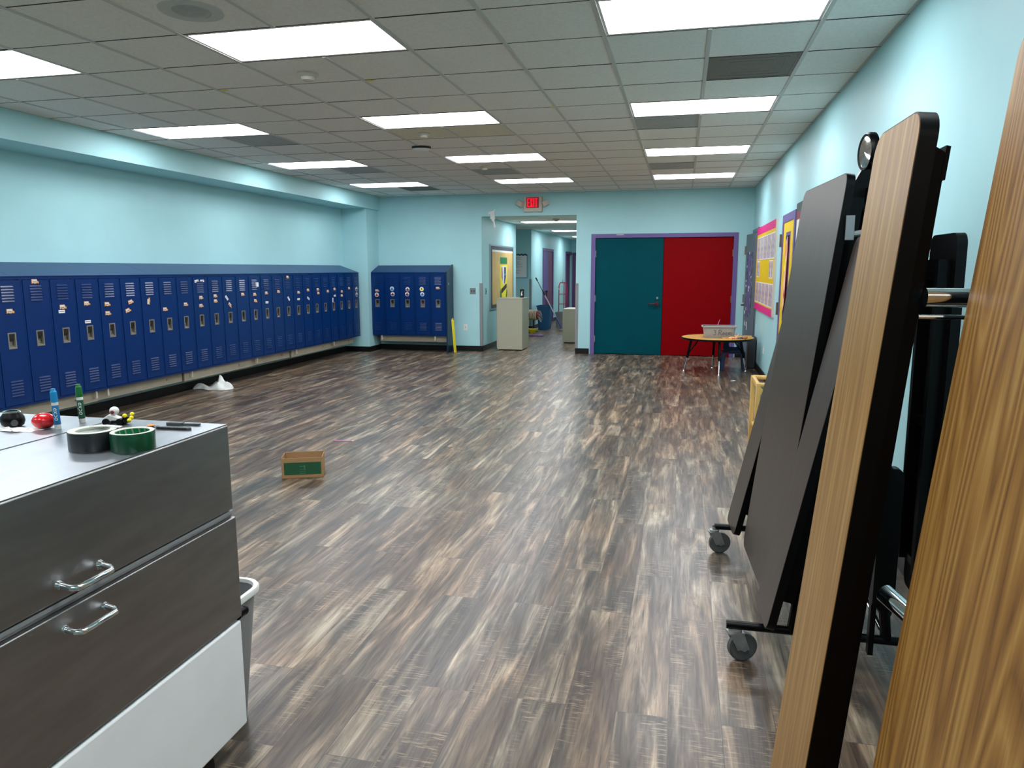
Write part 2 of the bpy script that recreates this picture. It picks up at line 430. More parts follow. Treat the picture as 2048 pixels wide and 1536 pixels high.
# main ceiling grid
GX, GY, T = -.503, 4.027, .6096
def cellX(i): return GX+T*i
def cellY(j): return GY+T*j
lights = [(ci, rj) for rj in range(-2, 4) for ci in (0, -4, -8)]
lightcells = set()
for ci, rj in lights:
    for a in (0, 1): lightcells.add((ci+a, rj*4))
vents = {(1, 2): 'vent', (0, 5): 'vent2', (0, 10): 'vent2', (-7, 5): 'vent2', (-7, 9): 'vent2', (-7, 13): 'vent', (-4, 10): 'vent2'}
stain = {(-4, 5): 1, (-3, 5): 1}
tl = MB()
i0, i1 = -9, 3; j0, j1 = -13, 16
for i in range(i0, i1+1):
    for j in range(j0, j1+1):
        x0, x1, y0, y1 = max(cellX(i), XS), min(cellX(i+1), XR), max(cellY(j), YF), min(cellY(j+1), YB)
        if x1-x0 < .03 or y1-y0 < .03 or (i, j) in lightcells or (i, j) in vents: continue
        tl.box(x0+.010, y0+.0035, ZC-.003+random.uniform(-.001, .001), x1-.010, y1-.0035, ZC+.014, 1 if (i, j) in stain else 0)
struct('ceiling', tl, [M['tile'], M['tile_stain']], 'white acoustic tiles of the dropped ceiling')
tb = MB()
for i in range(i0, i1+1):
    x = cellX(i)
    if not XS < x < XR: continue
    y = YF
    for j in range(j0-1, j1+2):
        if any(ci+1 == i for ci, rj in lights if rj*4 == j):
            tb.box(x-.0125, y, ZC-.009, x+.0125, cellY(j), ZC+.02); y = cellY(j+1)
    tb.box(x-.0125, y, ZC-.009, x+.0125, YB, ZC+.02)
tb.box(XR-.022, YF, ZC-.004, XR, YB, ZC+.02).box(XS, YF, ZC-.004, XS+.022, YB, ZC+.02).box(XS, YB-.022, ZC-.004, XR, YB, ZC+.02)
struct('trim_3', tb, M['tbar'], 'white metal grid of the dropped ceiling')
gap_shade = MB()  # dark strips paint in the shadow of the reveals between tile rows
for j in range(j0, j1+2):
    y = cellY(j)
    if YF < y < YB: gap_shade.box(XS, y-.0046, ZC-.0045, XR, y+.0046, ZC+.012)
struct('trim_6', gap_shade, M['plenum'], 'dark strips painted as shadow gaps between the ceiling tiles')
struct('trim_4', MB().box(XL-.1, YF-.1, ZC+.06, XR+.1, YB+.2, ZC+.1), M['plenum'], 'dark deck above the ceiling grid')

# ceiling lights
rown = {-2: 'behind the camera', -1: 'just over the camera', 0: 'in the nearest row', 1: 'in the second row', 2: 'in the third row', 3: 'in the farthest row'}
coln = {0: 'on the right side', -4: 'in the middle', -8: 'on the left side'}
lt0 = None
for ci, rj in lights:
    loc = (cellX(ci)+T, cellY(rj*4)+T/2, ZC)
    if lt0 is None:
        lt0 = thing('ceiling_light', 'x', 'ceiling light', loc)
        a, b_ = T-.004, T/2-.004
        fr = MB()
        fr.box(-a, -b_, -.004, a, -b_+.026, .05).box(-a, b_-.026, -.004, a, b_, .05).box(-a, -b_+.026, -.004, -a+.024, b_-.026, .05).box(a-.024, -b_+.026, -.004, a, b_-.026, .05)
        fr.box(-a, -b_, .05, a, b_, .056)
        fr.build('frame', M['tbar'], lt0)
        MB().box(-a+.024, -b_+.026, .0, a-.024, b_-.026, .012).build('diffuser', M['lamp'], lt0)
        o = lt0
    else:
        o = copy_tree(lt0); o.location = loc
    o['label'] = 'lit rectangular ceiling light panel %s %s' % (coln[ci], rown[rj])
    o['category'] = 'ceiling light'; o['group'] = 'ceiling light panels of the big room'
for k, (x, y) in enumerate(hlights):
    o = copy_tree(lt0); o.location = (x+.6, y+.3, ZH-.006)
    o['label'] = 'lit hallway ceiling light panel, ' + ['nearest the opening', 'second from the opening', 'farthest down the hall'][k]
    o['group'] = 'hallway ceiling lights'
# ceiling vents
vlab = {(1, 2): 'dark brown square ceiling vent panel nearest the camera on the right', (0, 5): 'grey ceiling vent just past the second right light panel',
        (0, 10): 'grey ceiling vent between the two farthest right light panels', (-7, 5): 'grey ceiling vent beside the second left light panel',
        (-7, 9): 'grey ceiling vent beyond the third left light panel', (-7, 13): 'near black ceiling vent by the far left corner of the ceiling', (-4, 10): 'faint grey ceiling vent in the middle column near the back'}
for (i, j), mk in vents.items():
    t = thing('ceiling_vent', vlab[(i, j)], 'vent', (cellX(i)+T/2, cellY(j)+T/2, ZC), 0, 'square ceiling vents')
    a = T/2-.012
    f = MB()
    for k in range(4):
        w = a-.02*k if k == 0 else a-.07*k
        w2 = w-.02
        z = -.004+.0006*k
        f.box(-w, -w, z, w, -w2, z+.012).box(-w, w2, z, w, w, z+.012).box(-w, -w2, z, -w2, w2, z+.012).box(w2, -w2, z, w, w2, z+.012)
    f.build('louver', M[mk], t)
    MB().box(-a, -a, -.0015, a, a, .03).build('backing_panel', M[mk], t)
# round speaker, detectors
t = thing('ceiling_speaker', 'round grey ceiling speaker near the top left of the ceiling', 'speaker', (-2.62, 3.69, ZC-.003))
MB().lathe([(.10, -.004), (.165, -.006), (.17, 0)], 40).build('trim_ring', M['tbar'], t)
MB().lathe([(1e-5, -.012), (.05, -.011), (.092, -.007), (.10, -.002)], 40).build('grille', M['vent2'], t)
def detector(name, label, cat, x, y, s=1., z=ZC):
    t = thing(name, label, cat, (x, y, z-.003))
    MB().lathe([(.07*s, 0), (.072*s, -.012*s), (.058*s, -.024*s), (.05*s, -.026*s)], 28).build('base', M['offwhite'], t)
    MB().lathe([(.048*s, -.024*s), (.040*s, -.045*s), (.026*s, -.052*s), (1e-5, -.053*s)], 28).build('sensor_head', M['offwhite'], t)
    return t
detector('smoke_detector', 'beige smoke detector on the ceiling past the near middle light', 'smoke detector', -2.64, 4.99, 1.05)
detector('smoke_detector', 'beige smoke detector just beyond the second middle light panel', 'smoke detector', -2.63, 7.38, .9)
detector('smoke_detector', 'small beige detector just beyond the third middle light panel', 'smoke detector', -2.67, 9.9, .9)
detector('smoke_detector', 'beige smoke detector on the hallway ceiling', 'smoke detector', -2.5, 14.7, 1., ZH)
t = thing('occupancy_sensor', 'white and black round sensor hanging under the ceiling', 'sensor', (-2.93, 8.12, ZC-.003), .3)
MB().lathe([(.10, 0), (.105, -.03), (.07, -.055), (1e-5, -.06)], 28, sy=.7).build('housing', M['white'], t)
MB().lathe([(.107, -.004), (.109, -.016), (.105, -.028)], 28, sy=.72).build('band', M['black'], t)
for (x, y, lab) in [(-3.52, 5.29, 'yellow tape scrap on the ceiling grid left of the smoke detector'), (-2.30, 5.27, 'yellow tape scrap on the ceiling grid right of the smoke detector'), (-1.12, 6.47, 'yellow tape scrap on the ceiling grid right of the second middle light')]:
    o = MB().box(-.035, -.012, -.003, .035, .012, 0).build('tape_scrap', M['lemon'], None, loc=(x, y, ZC-.004)); o.rotation_euler = (0, 0, .1)
    tag(o, lab, 'tape', 'tape scraps on the ceiling')

# ------------------------------------------------------------------ doors
d = sthing('door_1', 'double door with one teal leaf and one red leaf in a purple frame')
f = MB(); yo = YB-.012
f.box(DX0-.03, yo, 0, DX0+.045, YB+.12, DZ+.03).box(DX1-.045, yo, 0, DX1+.03, YB+.12, DZ+.03).box(DX0+.045, yo, DZ-.04, DX1-.045, YB+.12, DZ+.03)
f.build('frame', M['purple'], d)
mid = -.345
MB().box(DX0+.05, YB+.02, .012, mid-.004, YB+.065, DZ-.045).build('leaf', M['teal'], d)['label'] = 'teal leaf'
MB().box(mid+.004, YB+.02, .012, DX1-.05, YB+.065, DZ-.045).build('leaf', M['red'], d)['label'] = 'red leaf'
h = MB(); h.cyl((-.44, YB+.02, .93), (-.44, YB-.035, .93), .034, n=20).tube([(-.44, YB-.03, .93), (-.46, YB-.045, .93), (-.58, YB-.045, .925)], .011)
h.tube([(-.58, YB-.045, .925), (-.59, YB-.03, .91)], .009)
h.build('handle', M['maroon'], d)
MB().cyl((-.435, YB+.02, 1.035), (-.435, YB-.008, 1.035), .02).build('lock_cylinder', M['plate'], d)
for x in (DX0+.048, DX1-.048):
    for z in (.28, 1.02, 1.82): MB().box(x-.012, YB-.004, z-.06, x+.012, YB+.03, z+.06).build('hinge', M['hinge' if x > 0 else 'grey_guard'], d)
MB().box(-1.18, yo-.001, DZ+.005, -1.05, yo, DZ+.02).build('sticker', M['offwhite'], d)
struct('trim_5', MB().box(DX0-.1, YB+.135, 0, DX1+.1, YB+.16, DZ+.1), M['black'], 'dark backing behind the double door')

# yellow door on right wall
d = sthing('door_2', 'yellow door with purple frame on the right wall')
X = XR
f = MB(); f.box(X-.022, 9.30, 0, X, 9.40, 2.17).box(X-.022, 8.37, 0, X, 8.46, 2.17).box(X-.022, 8.46, 2.08, X, 9.30, 2.17)
f.build('frame', M['purple'], d)
l = MB(); xl = X-.014
l.box(xl, 9.06, .01, X, 9.30, 2.08).box(xl, 8.46, .01, X, 8.72, 2.08).box(xl, 8.72, 1.96, X, 9.06, 2.08).box(xl, 8.72, .01, X, 9.06, .95)
l.build('leaf', M['yellow'], d)
MB().box(X-.006, 8.72, .95, X-.002, 9.06, 1.96).build('window_pane', mat('dark_window', (46, 36, 70), .15), d)
w = MB(); w.box(X-.018, 8.72, .95, X-.006, 8.75, 1.96).box(X-.018, 9.03, .95, X-.006, 9.06, 1.96).box(X-.018, 8.75, 1.92, X-.006, 9.03, 1.96)
w.build('window_trim', M['purple'], d)
for z in (1.88, 1.07): MB().box(X-.045, 9.395, z-.075, X-.012, 9.42, z+.075).build('hinge', M['hinge'], d)
# paper figure hanging in the door window
t = thing('paper_cutout', 'peach and orange paper cutout hanging on the yellow door', 'paper cutout', (X-.024, 8.86, 1.05))
MB().prism([(.14, 0), (.2, .25), (.12, .45), (.08, .8), (.0, .86), (-.04, .7), (.0, .4), (.02, .1), (.08, .04)], -.004, .0, 'x').build('body', M['peach'], t)
MB().prism([(.12, .48), (.08, .62), (.02, .6), (.05, .47)], -.006, -.004, 'x').build('patch', M['lemon'], t)
MB().prism([(.09, .66), (.06, .78), (.0, .74), (.03, .64)], -.006, -.004, 'x').build('patch', M['orange'], t)
MB().prism([(.10, .2), (.04, .26), (.0, .2), (.05, .16)], -.006, -.004, 'x').build('patch', M['sign_red'], t)
# grey ajar door in the far corner of the right wall
d = sthing('door_3', 'grey decorated door standing ajar in the far right corner')
ang = Matrix.Rotation(math.radians(5.6), 4, 'Z'); org = Matrix.Translation((X-.004, 12.42, 0))
def ajar(mb): return mb.xf(org @ ang)
ajar(MB().box(-.02, 0, .01, .02-.035, .93, 2.12)).build('leaf', M['grey_paint'], d)
ajar(MB().box(-.024, .28, .75, -.0205, .78, 1.82)).build('poster', M['collage'], d)
ajar(MB().box(-.026, .44, .85, -.0245, .64, 1.78)).build('poster_stripe', M['purple'], d)
pm = MB()
for k in range(14):
    y = random.uniform(.3, .75); z = random.uniform(.5, 1.8); pm.box(-.0275, y, z, -.0265, y+random.uniform(.03, .08), z+random.uniform(.03, .09))
ajar(pm).build('cutouts', M['paper'], d)
ajar(MB().tube([(-.02, .86, .93), (-.075, .86, .93), (-.08, .74, .93)], .011)).build('handle', M['maroon'], d)
for z in (1.86, 1.04): ajar(MB().box(-.04, .90, z-.07, -.0, .955, z+.07)).build('latch_plate', M['vent'], d)
f = MB(); f.box(X-.015, 12.36, 0, X, 12.42, 2.2).box(X-.015, 12.36, 2.14, X, 13.38, 2.2)
f.build('frame', M['grey_paint'], d)

# hall doors
d = sthing('door_4', 'purple doorway with half height counter in the hallway')
f = MB(); X4 = -3.76
f.box(X4-.14, d0, 0, X4+.015, d0+.07, 2.12).box(X4-.14, d1-.07, 0, X4+.015, d1, 2.12).box(X4-.14, d0+.07, 2.05, X4+.015, d1-.07, 2.12)
f.build('frame', M['purple_dark'], d)
MB().box(X4-.14, d0+.07, .95, X4+.02, d0+.85, 1.02).build('sill', M['purple'], d)
MB().box(X4-.05, d0+.22, 1.02, X4-.002, d0+.85, 2.05).build('shutter_panel', M['purple'], d)
MB().box(X4-.12, d0+.07, 0, X4-.05, d0+.85, .95).build('lower_panel', M['purple_dark'], d)
MB().box(X4-.06, d0+.85, 0, X4-.012, d1-.07, 2.05).build('leaf', M['plum'], d)
MB().box(X4-.2, d0, 0, X4-.15, d1, 2.2).build('backing', M['purple_dark'], d)
d = sthing('door_5', 'far hallway doorway with purple frame and mustard door')
f = MB(); f.box(X4-.14, 24.0, 0, X4+.02, 24.08, 2.12).box(X4-.14, 24.08, 2.04, X4+.02, YH, 2.12)
f.build('frame', M['purple_dark'], d)
MB().box(X4-.12, 24.08, 0, X4-.06, 24.7, 2.04).build('side_panel', M['plum'], d)
MB().box(X4-.12, 24.7, 0, X4-.05, YH, 2.04).build('leaf', M['purple_dark'], d)
MB().box(X4+.15, YH-.05, 0, X4+1.0, YH, 2.0).build('leaf', mat('mustard_paint', (150, 120, 18), .5), d)['label'] = 'mustard yellow leaf'
MB().box(X4+.05, YH-.06, 0, X4+.15, YH, 2.1).box(X4+.15, YH-.06, 2.0, X4+1.1, YH, 2.1).box(X4+1.0, YH-.06, 0, X4+1.1, YH, 2.0).build('frame', M['purple_dark'], d)

# corner guards
def guard(x, y, z0, z1, label, sx=1, sy=1):
    o = MB().box(0, 0, 0, sx*.05, -.004, z1-z0).box(0, -.004, 0, sx*-.004, .05, z1-z0).build('corner_guard', M['grey_guard'], None, loc=(x, y, z0))
    tag(o, label, 'corner guard', 'grey wall corner guards')
guard(OX0, YB, .1, 1.29, 'grey corner guard on the left edge of the hallway opening', -1)
guard(OX1, YB, .1, 1.29, 'grey corner guard on the right edge of the hallway opening', 1)
guard(OX0, 16.31, .1, 1.3, 'grey corner guard where the board wall ends in the hallway', -1)
guard(-3.76, 18.4, .1, 1.3, 'dark corner guard behind the beige cabinet in the hallway', -1)
# switch plates
def plate(x, y, z, w, h, axis, label, m, slots, cat='switch plate', name='switch_plate'):
    t = thing(name, label, cat, (x, y, z))
    if axis == 'y':
        MB().box(-w/2, -.006, -h/2, w/2, 0, h/2).build('plate', M[m], t, bevel=.002)
        for k in range(slots):
            sx = (k-(slots-1)/2)*.046
            MB().box(sx-.008, -.012, -.02, sx+.008, -.006, .02).build('toggle', M['ink_grey' if m == 'plate' else 'offwhite'], t)
    else:
        s = 1 if axis == 'x' else -1
        MB().box(0, -w/2, -h/2, s*.006, w/2, h/2).build('plate', M[m], t, bevel=.002)
        for k in range(slots):
            sx = (k-(slots-1)/2)*.046
            MB().box(s*.006, sx-.008, -.02, s*.012, sx+.008, .02).build('toggle', M['ink_grey' if m == 'plate' else 'offwhite'], t)
plate(-3.865, YB, 1.14, .115, .115, 'y', 'steel double light switch plate left of the hallway opening', 'plate', 2)
plate(-4.015, YB, .455, .075, .12, 'y', 'white outlet cover low on the back wall beside the opening', 'white', 1, 'outlet', 'outlet_cover')
plate(XR, 10.95, .40, .075, .12, '-x', 'white outlet cover low on the right wall', 'white', 1, 'outlet', 'outlet_cover')
plate(OX0, 13.68, 1.13, .075, .12, 'x', 'steel switch plate just inside the hallway opening', 'plate', 1)
plate(-3.76, 23.4, 1.15, .075, .12, 'x', 'steel switch plate far down the hallway wall', 'plate', 1)

# exit sign
t = thing('exit_sign', 'red lit exit sign with two lamp heads above the hallway opening', 'exit sign', (-2.705, YB, 2.715))
MB().box(-.175, -.05, -.137, .175, 0, .137).build('housing', M['offwhite'], t, bevel=.012)
MB().box(-.118, -.053, -.065, .118, -.05, .122).build('face', M['exitface'], t)
mb = MB(); sw = .013
def lx(x, z, w, h_): mb.box(x, -.0565, z, x+w, -.053, z+h_)
zb_, hh, ww_ = -.048, .152, .042
x_ = -.098
lx(x_, zb_, sw, hh); lx(x_+sw, zb_, ww_-sw, sw); lx(x_+sw, zb_+hh-sw, ww_-sw, sw); lx(x_+sw, zb_+hh/2-sw/2, ww_-sw-.006, sw)
x_ += .056
for a_, b_ in ((0, ww_-sw), (ww_-sw, 0)):
    mb.hexa([(x_+a_, -.0565, zb_), (x_+a_+sw, -.0565, zb_), (x_+a_+sw, -.053, zb_), (x_+a_, -.053, zb_)],
            [(x_+b_, -.0565, zb_+hh), (x_+b_+sw, -.0565, zb_+hh), (x_+b_+sw, -.053, zb_+hh), (x_+b_, -.053, zb_+hh)])
x_ += .058; lx(x_, zb_, sw, hh)
x_ += .030; lx(x_, zb_+hh-sw, ww_, sw); lx(x_+ww_/2-sw/2, zb_, sw, hh-sw)
mb.build('lettering', M['exit'], t)
for s in (-1, 1):
    m_ = MB(); m_.box(-.06, -.045, -.05, .06, .04, .05)
    m_.xf(Matrix.Translation((s*.235, -.05, .012)) @ Matrix.Rotation(s*-.5, 4, 'Y') @ Matrix.Rotation(s*.35, 4, 'Z'))
    lh = m_.build('lamp_head', M['offwhite'], t, bevel=.012)
    MB().cyl((s*.17, -.03, .0), (s*.2, -.04, .005), .016).build('knuckle', M['offwhite'], lh)
# torn paper at opening corner
t = MB()
t.prism([(0, 0), (.06, -.02), (.12, .06), (.09, -.1), (.13, -.27), (.1, -.3), (.07, -.12), (.02, -.14), (.04, -.04), (-.02, -.05)], -.008, .0, 'y')
t.prism([(.02, .0), (.1, .02), (.12, -.14), (.06, -.18)], -.018, -.008, 'y')
o = t.build('paper_scrap', M['paper'], None, loc=(-3.54, YB, 2.60)); tag(o, 'torn white paper scrap hanging at the upper left corner of the opening', 'paper scrap')

# ------------------------------------------------------------------ lockers
LW = .30
def locker_parts(root, navy='navy'):
    """local: x 0..LW, front at y=0 facing -y, z 0..1.18"""
    b = MB()
    b.box(.001, .03, 0, LW-.001, .365, 1.18)
    b.box(.001, 0, 0, .014, .03, 1.18).box(LW-.014, 0, 0, LW-.001, .03, 1.18).box(.014, 0, 0, LW-.014, .03, .02).box(.014, 0, 1.155, LW-.014, .03, 1.18)
    b.build('body', M[navy], root)
    d = MB(); x0, x1, z0, z1 = .018, LW-.018, .024, 1.151
    hx0, hx1, hz0, hz1 = .112, .188, .538, .678
    d.box(x0, -.005, z0, x1, .018, hz0).box(x0, -.005, hz1, x1, .018, z1).box(x0, -.005, hz0, hx0, .018, hz1).box(hx1, -.005, hz0, x1, .018, hz1)
    for zb in (.10, .955):
        for k in range(6):
            z = zb+k*.026
            d.hexa([(.085, -.005, z), (.215, -.005, z), (.21, -.005, z+.004), (.09, -.005, z+.004)],
                   [(.085, -.013, z+.002), (.215, -.013, z+.002), (.21, -.0055, z+.015), (.09, -.0055, z+.015)])
    dr = d.build('door', M[navy], root)
    h = MB()
    h.box(hx0-.004, -.008, hz0-.004, hx0+.008, .012, hz1+.004).box(hx1-.008, -.008, hz0-.004, hx1+.004, .012, hz1+.004)
    h.box(hx0+.008, -.008, hz1-.008, hx1-.008, .012, hz1+.004)
    h.hexa([(hx0+.008, -.009, hz0-.004), (hx1-.008, -.009, hz0-.004), (hx1-.008, .026, hz0-.004), (hx0+.008, .026, hz0-.004)],
           [(hx0+.008, -.009, hz0+.006), (hx1-.008, -.009, hz0+.006), (hx1-.008, .026, hz0+.03), (hx0+.008, .026, hz0+.03)])
    h.box(hx0, .02, hz0, hx1, .028, hz1)
    hd = h.build('handle', M['latch'], dr)
    MB().box(.128, -.002, hz1-.05, .172, .02, hz1-.008).box(.136, .004, hz1-.075, .164, .02, hz1-.05).build('latch', M['latch_dark'], hd)
XLK = -5.88; Y0 = 5.23; ZL = .31
PROTO = None
TAGN = {}
tagdata = [  # locker, y, z, kind, tilt
 (0,5.39,1.18,'bus',0),(1,5.68,1.44,'bus',0),(2,5.97,1.19,'bus',0),(2,5.95,1.15,'strip',0),(3,6.27,1.21,'bus',0),(3,6.26,1.03,'strip',0),
 (4,6.54,1.19,'bus',0),(4,6.54,1.095,'bus',0),(5,6.88,1.20,'bus',.25),(5,6.83,1.11,'bus',.25),(6,7.16,1.20,'bus',1.4),(7,7.42,1.09,'bus',0),
 (8,7.79,1.13,'bus',0),(9,8.02,1.41,'strip',.1),(9,8.13,1.41,'strip',0),(9,8.09,1.20,'bus',0),(9,8.08,1.10,'bus',0),(10,8.38,1.21,'bus',0),(10,8.38,1.145,'bus',0),
 (11,8.62,1.18,'strip',-.8),(11,8.68,1.08,'bus',-.7),(12,8.99,1.21,'bus',0),(13,9.35,1.34,'card',0),(13,9.28,1.20,'bus',0),(13,9.29,1.11,'bus',-.15),
 (14,9.58,1.21,'bus',0),(14,9.58,1.08,'strip',0),(15,9.91,1.22,'bus',-.1),(16,10.19,1.43,'bus',-.1),(16,10.19,1.11,'strip',-.8),(17,10.50,1.19,'bus',0),(17,10.49,1.09,'strip',0),
 (18,10.80,1.22,'bus',0),(18,10.80,1.09,'strip',-.5),(19,11.13,1.22,'bus',0),(19,11.14,1.16,'bus',0),(20,11.48,1.18,'bus',0),(21,11.73,1.21,'bus',0),(21,11.73,1.10,'strip',0),(21,11.65,1.03,'strip',1.5),
 (22,12.01,1.16,'bus',0),(22,12.00,1.09,'bus',0),(23,12.30,1.21,'bus',0),(24,12.61,1.19,'round',0),(24,12.61,1.09,'round',0)]
cnt = {}
for n, *_ , in [(q[0],) for q in tagdata]: cnt[n] = cnt.get(n, 0)+1
NW = {0: 'no', 1: 'one', 2: 'two', 3: 'three', 4: 'four'}
for n in range(-1, 25):
    loc = (XLK, Y0+LW*n, ZL)
    if PROTO is None:
        PROTO = thing('locker', 'x', 'locker', loc, PI/2); locker_parts(PROTO); o = PROTO
    else:
        o = copy_tree(PROTO); o.location = loc
    k = 25-n
    if n == 24: lab = 'blue wall locker at the far end of the long row with two round stickers'
    elif n == -1: lab = 'blue wall locker cut by the left picture edge, nearest of the long row'
    else: lab = 'blue wall locker, %s from the far end of the long row, with %s name tag%s' % (ORD[k], NW[cnt.get(n, 0)], '' if cnt.get(n, 0) == 1 else 's')
    tag(o, lab, 'locker', 'blue lockers of the long row')
# name tags
def bus_tag():
    m_ = MB()
    m_.prism([(-.038, -.016), (.034, -.016), (.040, -.010), (.040, .004), (.024, .008), (.022, .026), (-.038, .026)], 0, .003, 'z', 1)
    m_.prism([(-.034, -.008), (.018, -.008), (.018, .022), (-.034, .022)], .003, .0042, 'z', 0)
    for x in (-.022, .022): m_.cyl((x, -.016, 0), (x, -.016, .004), .007, n=10, mi=2)
    m_.box(-.03, -.002, .0042, .012, .003, .0046, 2)
    return m_
mesh_bus = bus_tag().build('name_tag', [M['bus_body'], M['bus_orange'], M['black']])
mesh_strip = MB().box(-.036, -.015, 0, .036, .015, .003).box(-.03, -.002, .003, .028, .004, .0034, 1).build('name_tag', [M['paper'], M['ink_grey']])
mesh_card = MB().box(-.034, -.03, 0, .034, .03, .003).box(-.02, .008, .003, .02, .012, .0034, 1).build('name_tag', [M['paper'], M['ink_grey']])
def round_sticker(m_):
    q = MB().cyl((0, 0, 0), (0, 0, .002), .040, n=24, mi=0)
    q.prism([(.034*math.cos(math.radians(a)), .034*math.sin(math.radians(a))) for a in range(180, 361, 15)], .002, .003, 'z', 1)
    q.prism([(-.010, -.012), (.010, -.012), (.012, .004), (.006, .018), (-.006, .018), (-.012, .004)], .003, .0038, 'z', 2)
    q.box(-.022, .02, .002, .022, .026, .003, 1)
    return q.build('round_sticker', [M['paper'], M[m_], M['black']])
mesh_round = {k: round_sticker(k) for k in ('sign_red', 'skyblue', 'wine', 'lemon', 'ink_grey')}
used = set()
def place_tag(src, mtx, lab, cat, grp):
    if src.name in used: o = src.copy(); COL.objects.link(o)
    else: o = src; used.add(src.name)
    o.matrix_world = mtx
    tag(o, lab, cat, grp); return o
seen = {}
for n, y, z, kind, tilt in tagdata:
    mtx = basis((XLK+.0055, y, z), (0,1,0), (0,0,1), (1,0,0)) @ Matrix.Rotation(tilt, 4, 'Z')
    k = 25-n
    who = 'the far end locker' if n == 24 else 'the %s locker from the far end' % ORD[k]
    same = [q for q in tagdata if q[0] == n and q[3] == kind]
    posw = ''
    if len(same) > 1:
        zs = sorted(same, key=lambda q: -q[2])
        i = [q[1:3] for q in zs].index((y, z))
        posw = ('upper ', 'lower ')[i] if abs(zs[0][2]-zs[1][2]) > .02 else ('left ' if y == min(q[1] for q in same) else 'right ')
    if n == 21 and kind == 'strip': posw = 'level ' if tilt == 0 else 'upright '
    nm = {'bus': 'bus shaped name tag', 'strip': 'plain white name strip', 'card': 'white square card', 'round': 'round black and white sticker'}[kind]
    tl_ = 'tilted ' if abs(tilt) > .2 and 'upright' not in posw else ''
    src = {'bus': mesh_bus, 'strip': mesh_strip, 'card': mesh_card, 'round': mesh_round['ink_grey']}[kind]
    place_tag(src, mtx, '%s%s%s on %s' % (posw, tl_, nm, who), 'sticker' if kind == 'round' else 'name tag', 'name tags on the long lockers')
# sloped tops
def slope_top(L, endl, endr):
    """local x 0..L, front y=0, back y=.37, z 0 at locker top"""
    m_ = MB()
    pr = [(-.006, .0005), (-.006, .006), (.368, .135), (.368, .0005)]
    m_.prism([(a, b) for a, b in pr], .0015, L-.0015, 'x')
    return m_
tops = [(4.93, 5.43), (5.43, 7.23), (7.23, 9.03), (9.03, 10.83), (10.83, 12.73)]
names_ = ['nearest the camera', 'second from the near end', 'third from the near end', 'second from the far end', 'at the far end']
for (a, b), nm in zip(tops, names_):
    o = slope_top(b-a, 0, 0).build('sloped_locker_top', M['navy']); o.location = (XLK, a, ZL+1.18); o.rotation_euler = (0, 0, PI/2)
    tag(o, 'sloped blue cover on the long lockers, section '+nm, 'locker top', 'sloped covers of the long lockers')
# support rail under long lockers
rails = [(4.93, 6.37), (6.37, 7.75), (7.75, 9.19), (9.19, 10.3), (10.3, 11.6), (11.6, 12.6)]
for k, (a, b) in enumerate(rails):
    t = thing('support_rail', 'beige metal support rail under the long lockers, %s section from the far end' % ORD[len(rails)-k], 'rail', (0, a, .1), 0, 'beige rails under the long lockers')
    xo = -5.95-(.03 if k % 2 else 0)
    MB().box(xo, .004, .09, xo+.012, b-a-.004, .208).box(xo-.28, .004, .196, xo, b-a-.004, .208).build('panel', M['rail'], t)
    yb = .1 if k else 1.38
    MB().box(-5.965+.03, yb, .13, -5.90, yb+.02, .209).build('bracket', M['offwhite'], t)
    MB().cyl((xo+.012, (b-a)*.8, .15), (xo+.02, (b-a)*.8, .15), .012, n=10).build('bolt', M['plate'], t)
    for yy in (.02, b-a-.05): MB().box(XL+.013, yy, .10, xo, yy+.03, .196).build('arm', M['rail'], t)

# small bank
YK = 13.0; XK = -5.78; LWs = .302
slab = {0: 'a bus tag and a red round sticker', 1: 'a blue and a maroon round sticker', 2: 'two maroon round stickers', 3: 'a yellow and a blue round sticker', 4: 'one white bus tag'}
for n in range(5):
    o = copy_tree(PROTO); o.location = (XK+LWs*n, YK, ZL); o.rotation_euler = (0, 0, 0)
    tag(o, 'blue locker in the short row with ' + slab[n], 'locker', 'blue lockers of the short row')
def st(x, z, src, lab, grp='stickers on the short lockers', cat='sticker'):
    place_tag(src, basis((x, YK-.0055, z), (1,0,0), (0,0,1), (0,-1,0)), lab, cat, grp)
st(-5.63, 1.15, mesh_bus, 'bus shaped name tag on the leftmost short locker', cat='name tag')
st(-5.64, 1.075, mesh_round['sign_red'], 'orange red round sticker on the leftmost short locker')
st(-5.33, 1.19, mesh_round['skyblue'], 'sky blue round sticker on the second short locker')
st(-5.32, 1.09, mesh_round['wine'], 'maroon round sticker on the second short locker')
st(-5.02, 1.18, mesh_round['wine'], 'upper maroon round sticker on the middle short locker')
st(-5.03, 1.09, mesh_round['wine'], 'lower maroon round sticker on the middle short locker')
st(-4.74, 1.185, mesh_round['lemon'], 'yellow round sticker on the fourth short locker')
st(-4.73, 1.09, mesh_round['skyblue'], 'sky blue round sticker on the fourth short locker')
st(-4.42, 1.20, mesh_bus, 'bus shaped name tag on the rightmost short locker', cat='name tag')
o = slope_top(1.52, 0, 0).build('sloped_locker_top', M['navy']); o.location = (XK-.005, YK, ZL+1.18)
tag(o, 'sloped blue cover on the short row of lockers', 'locker top')
xe = XK+5*LWs+.003
t = thing('locker_end_panel', 'dark blue end panel reaching the floor beside the short lockers', 'end panel', (xe, YK, 0))
MB().prism([(-.008, 0), (.375, 0), (.375, 1.64), (.36, 1.64), (-.008, 1.505)], 0, .022, 'x').build('panel', M['navy_side'], t)
MB().cyl((.022, .1, 1.28), (.024, .1, 1.28), .022, n=16).build('sticker', M['offwhite'], t)
t = thing('support_rail', 'beige metal support panel under the short lockers', 'rail', (XK, YK, .1))
MB().box(.15, .08, .09, 1.5, .095, .209).box(.15, .095, .196, 1.5, .36, .208).build('panel', M['rail'], t)
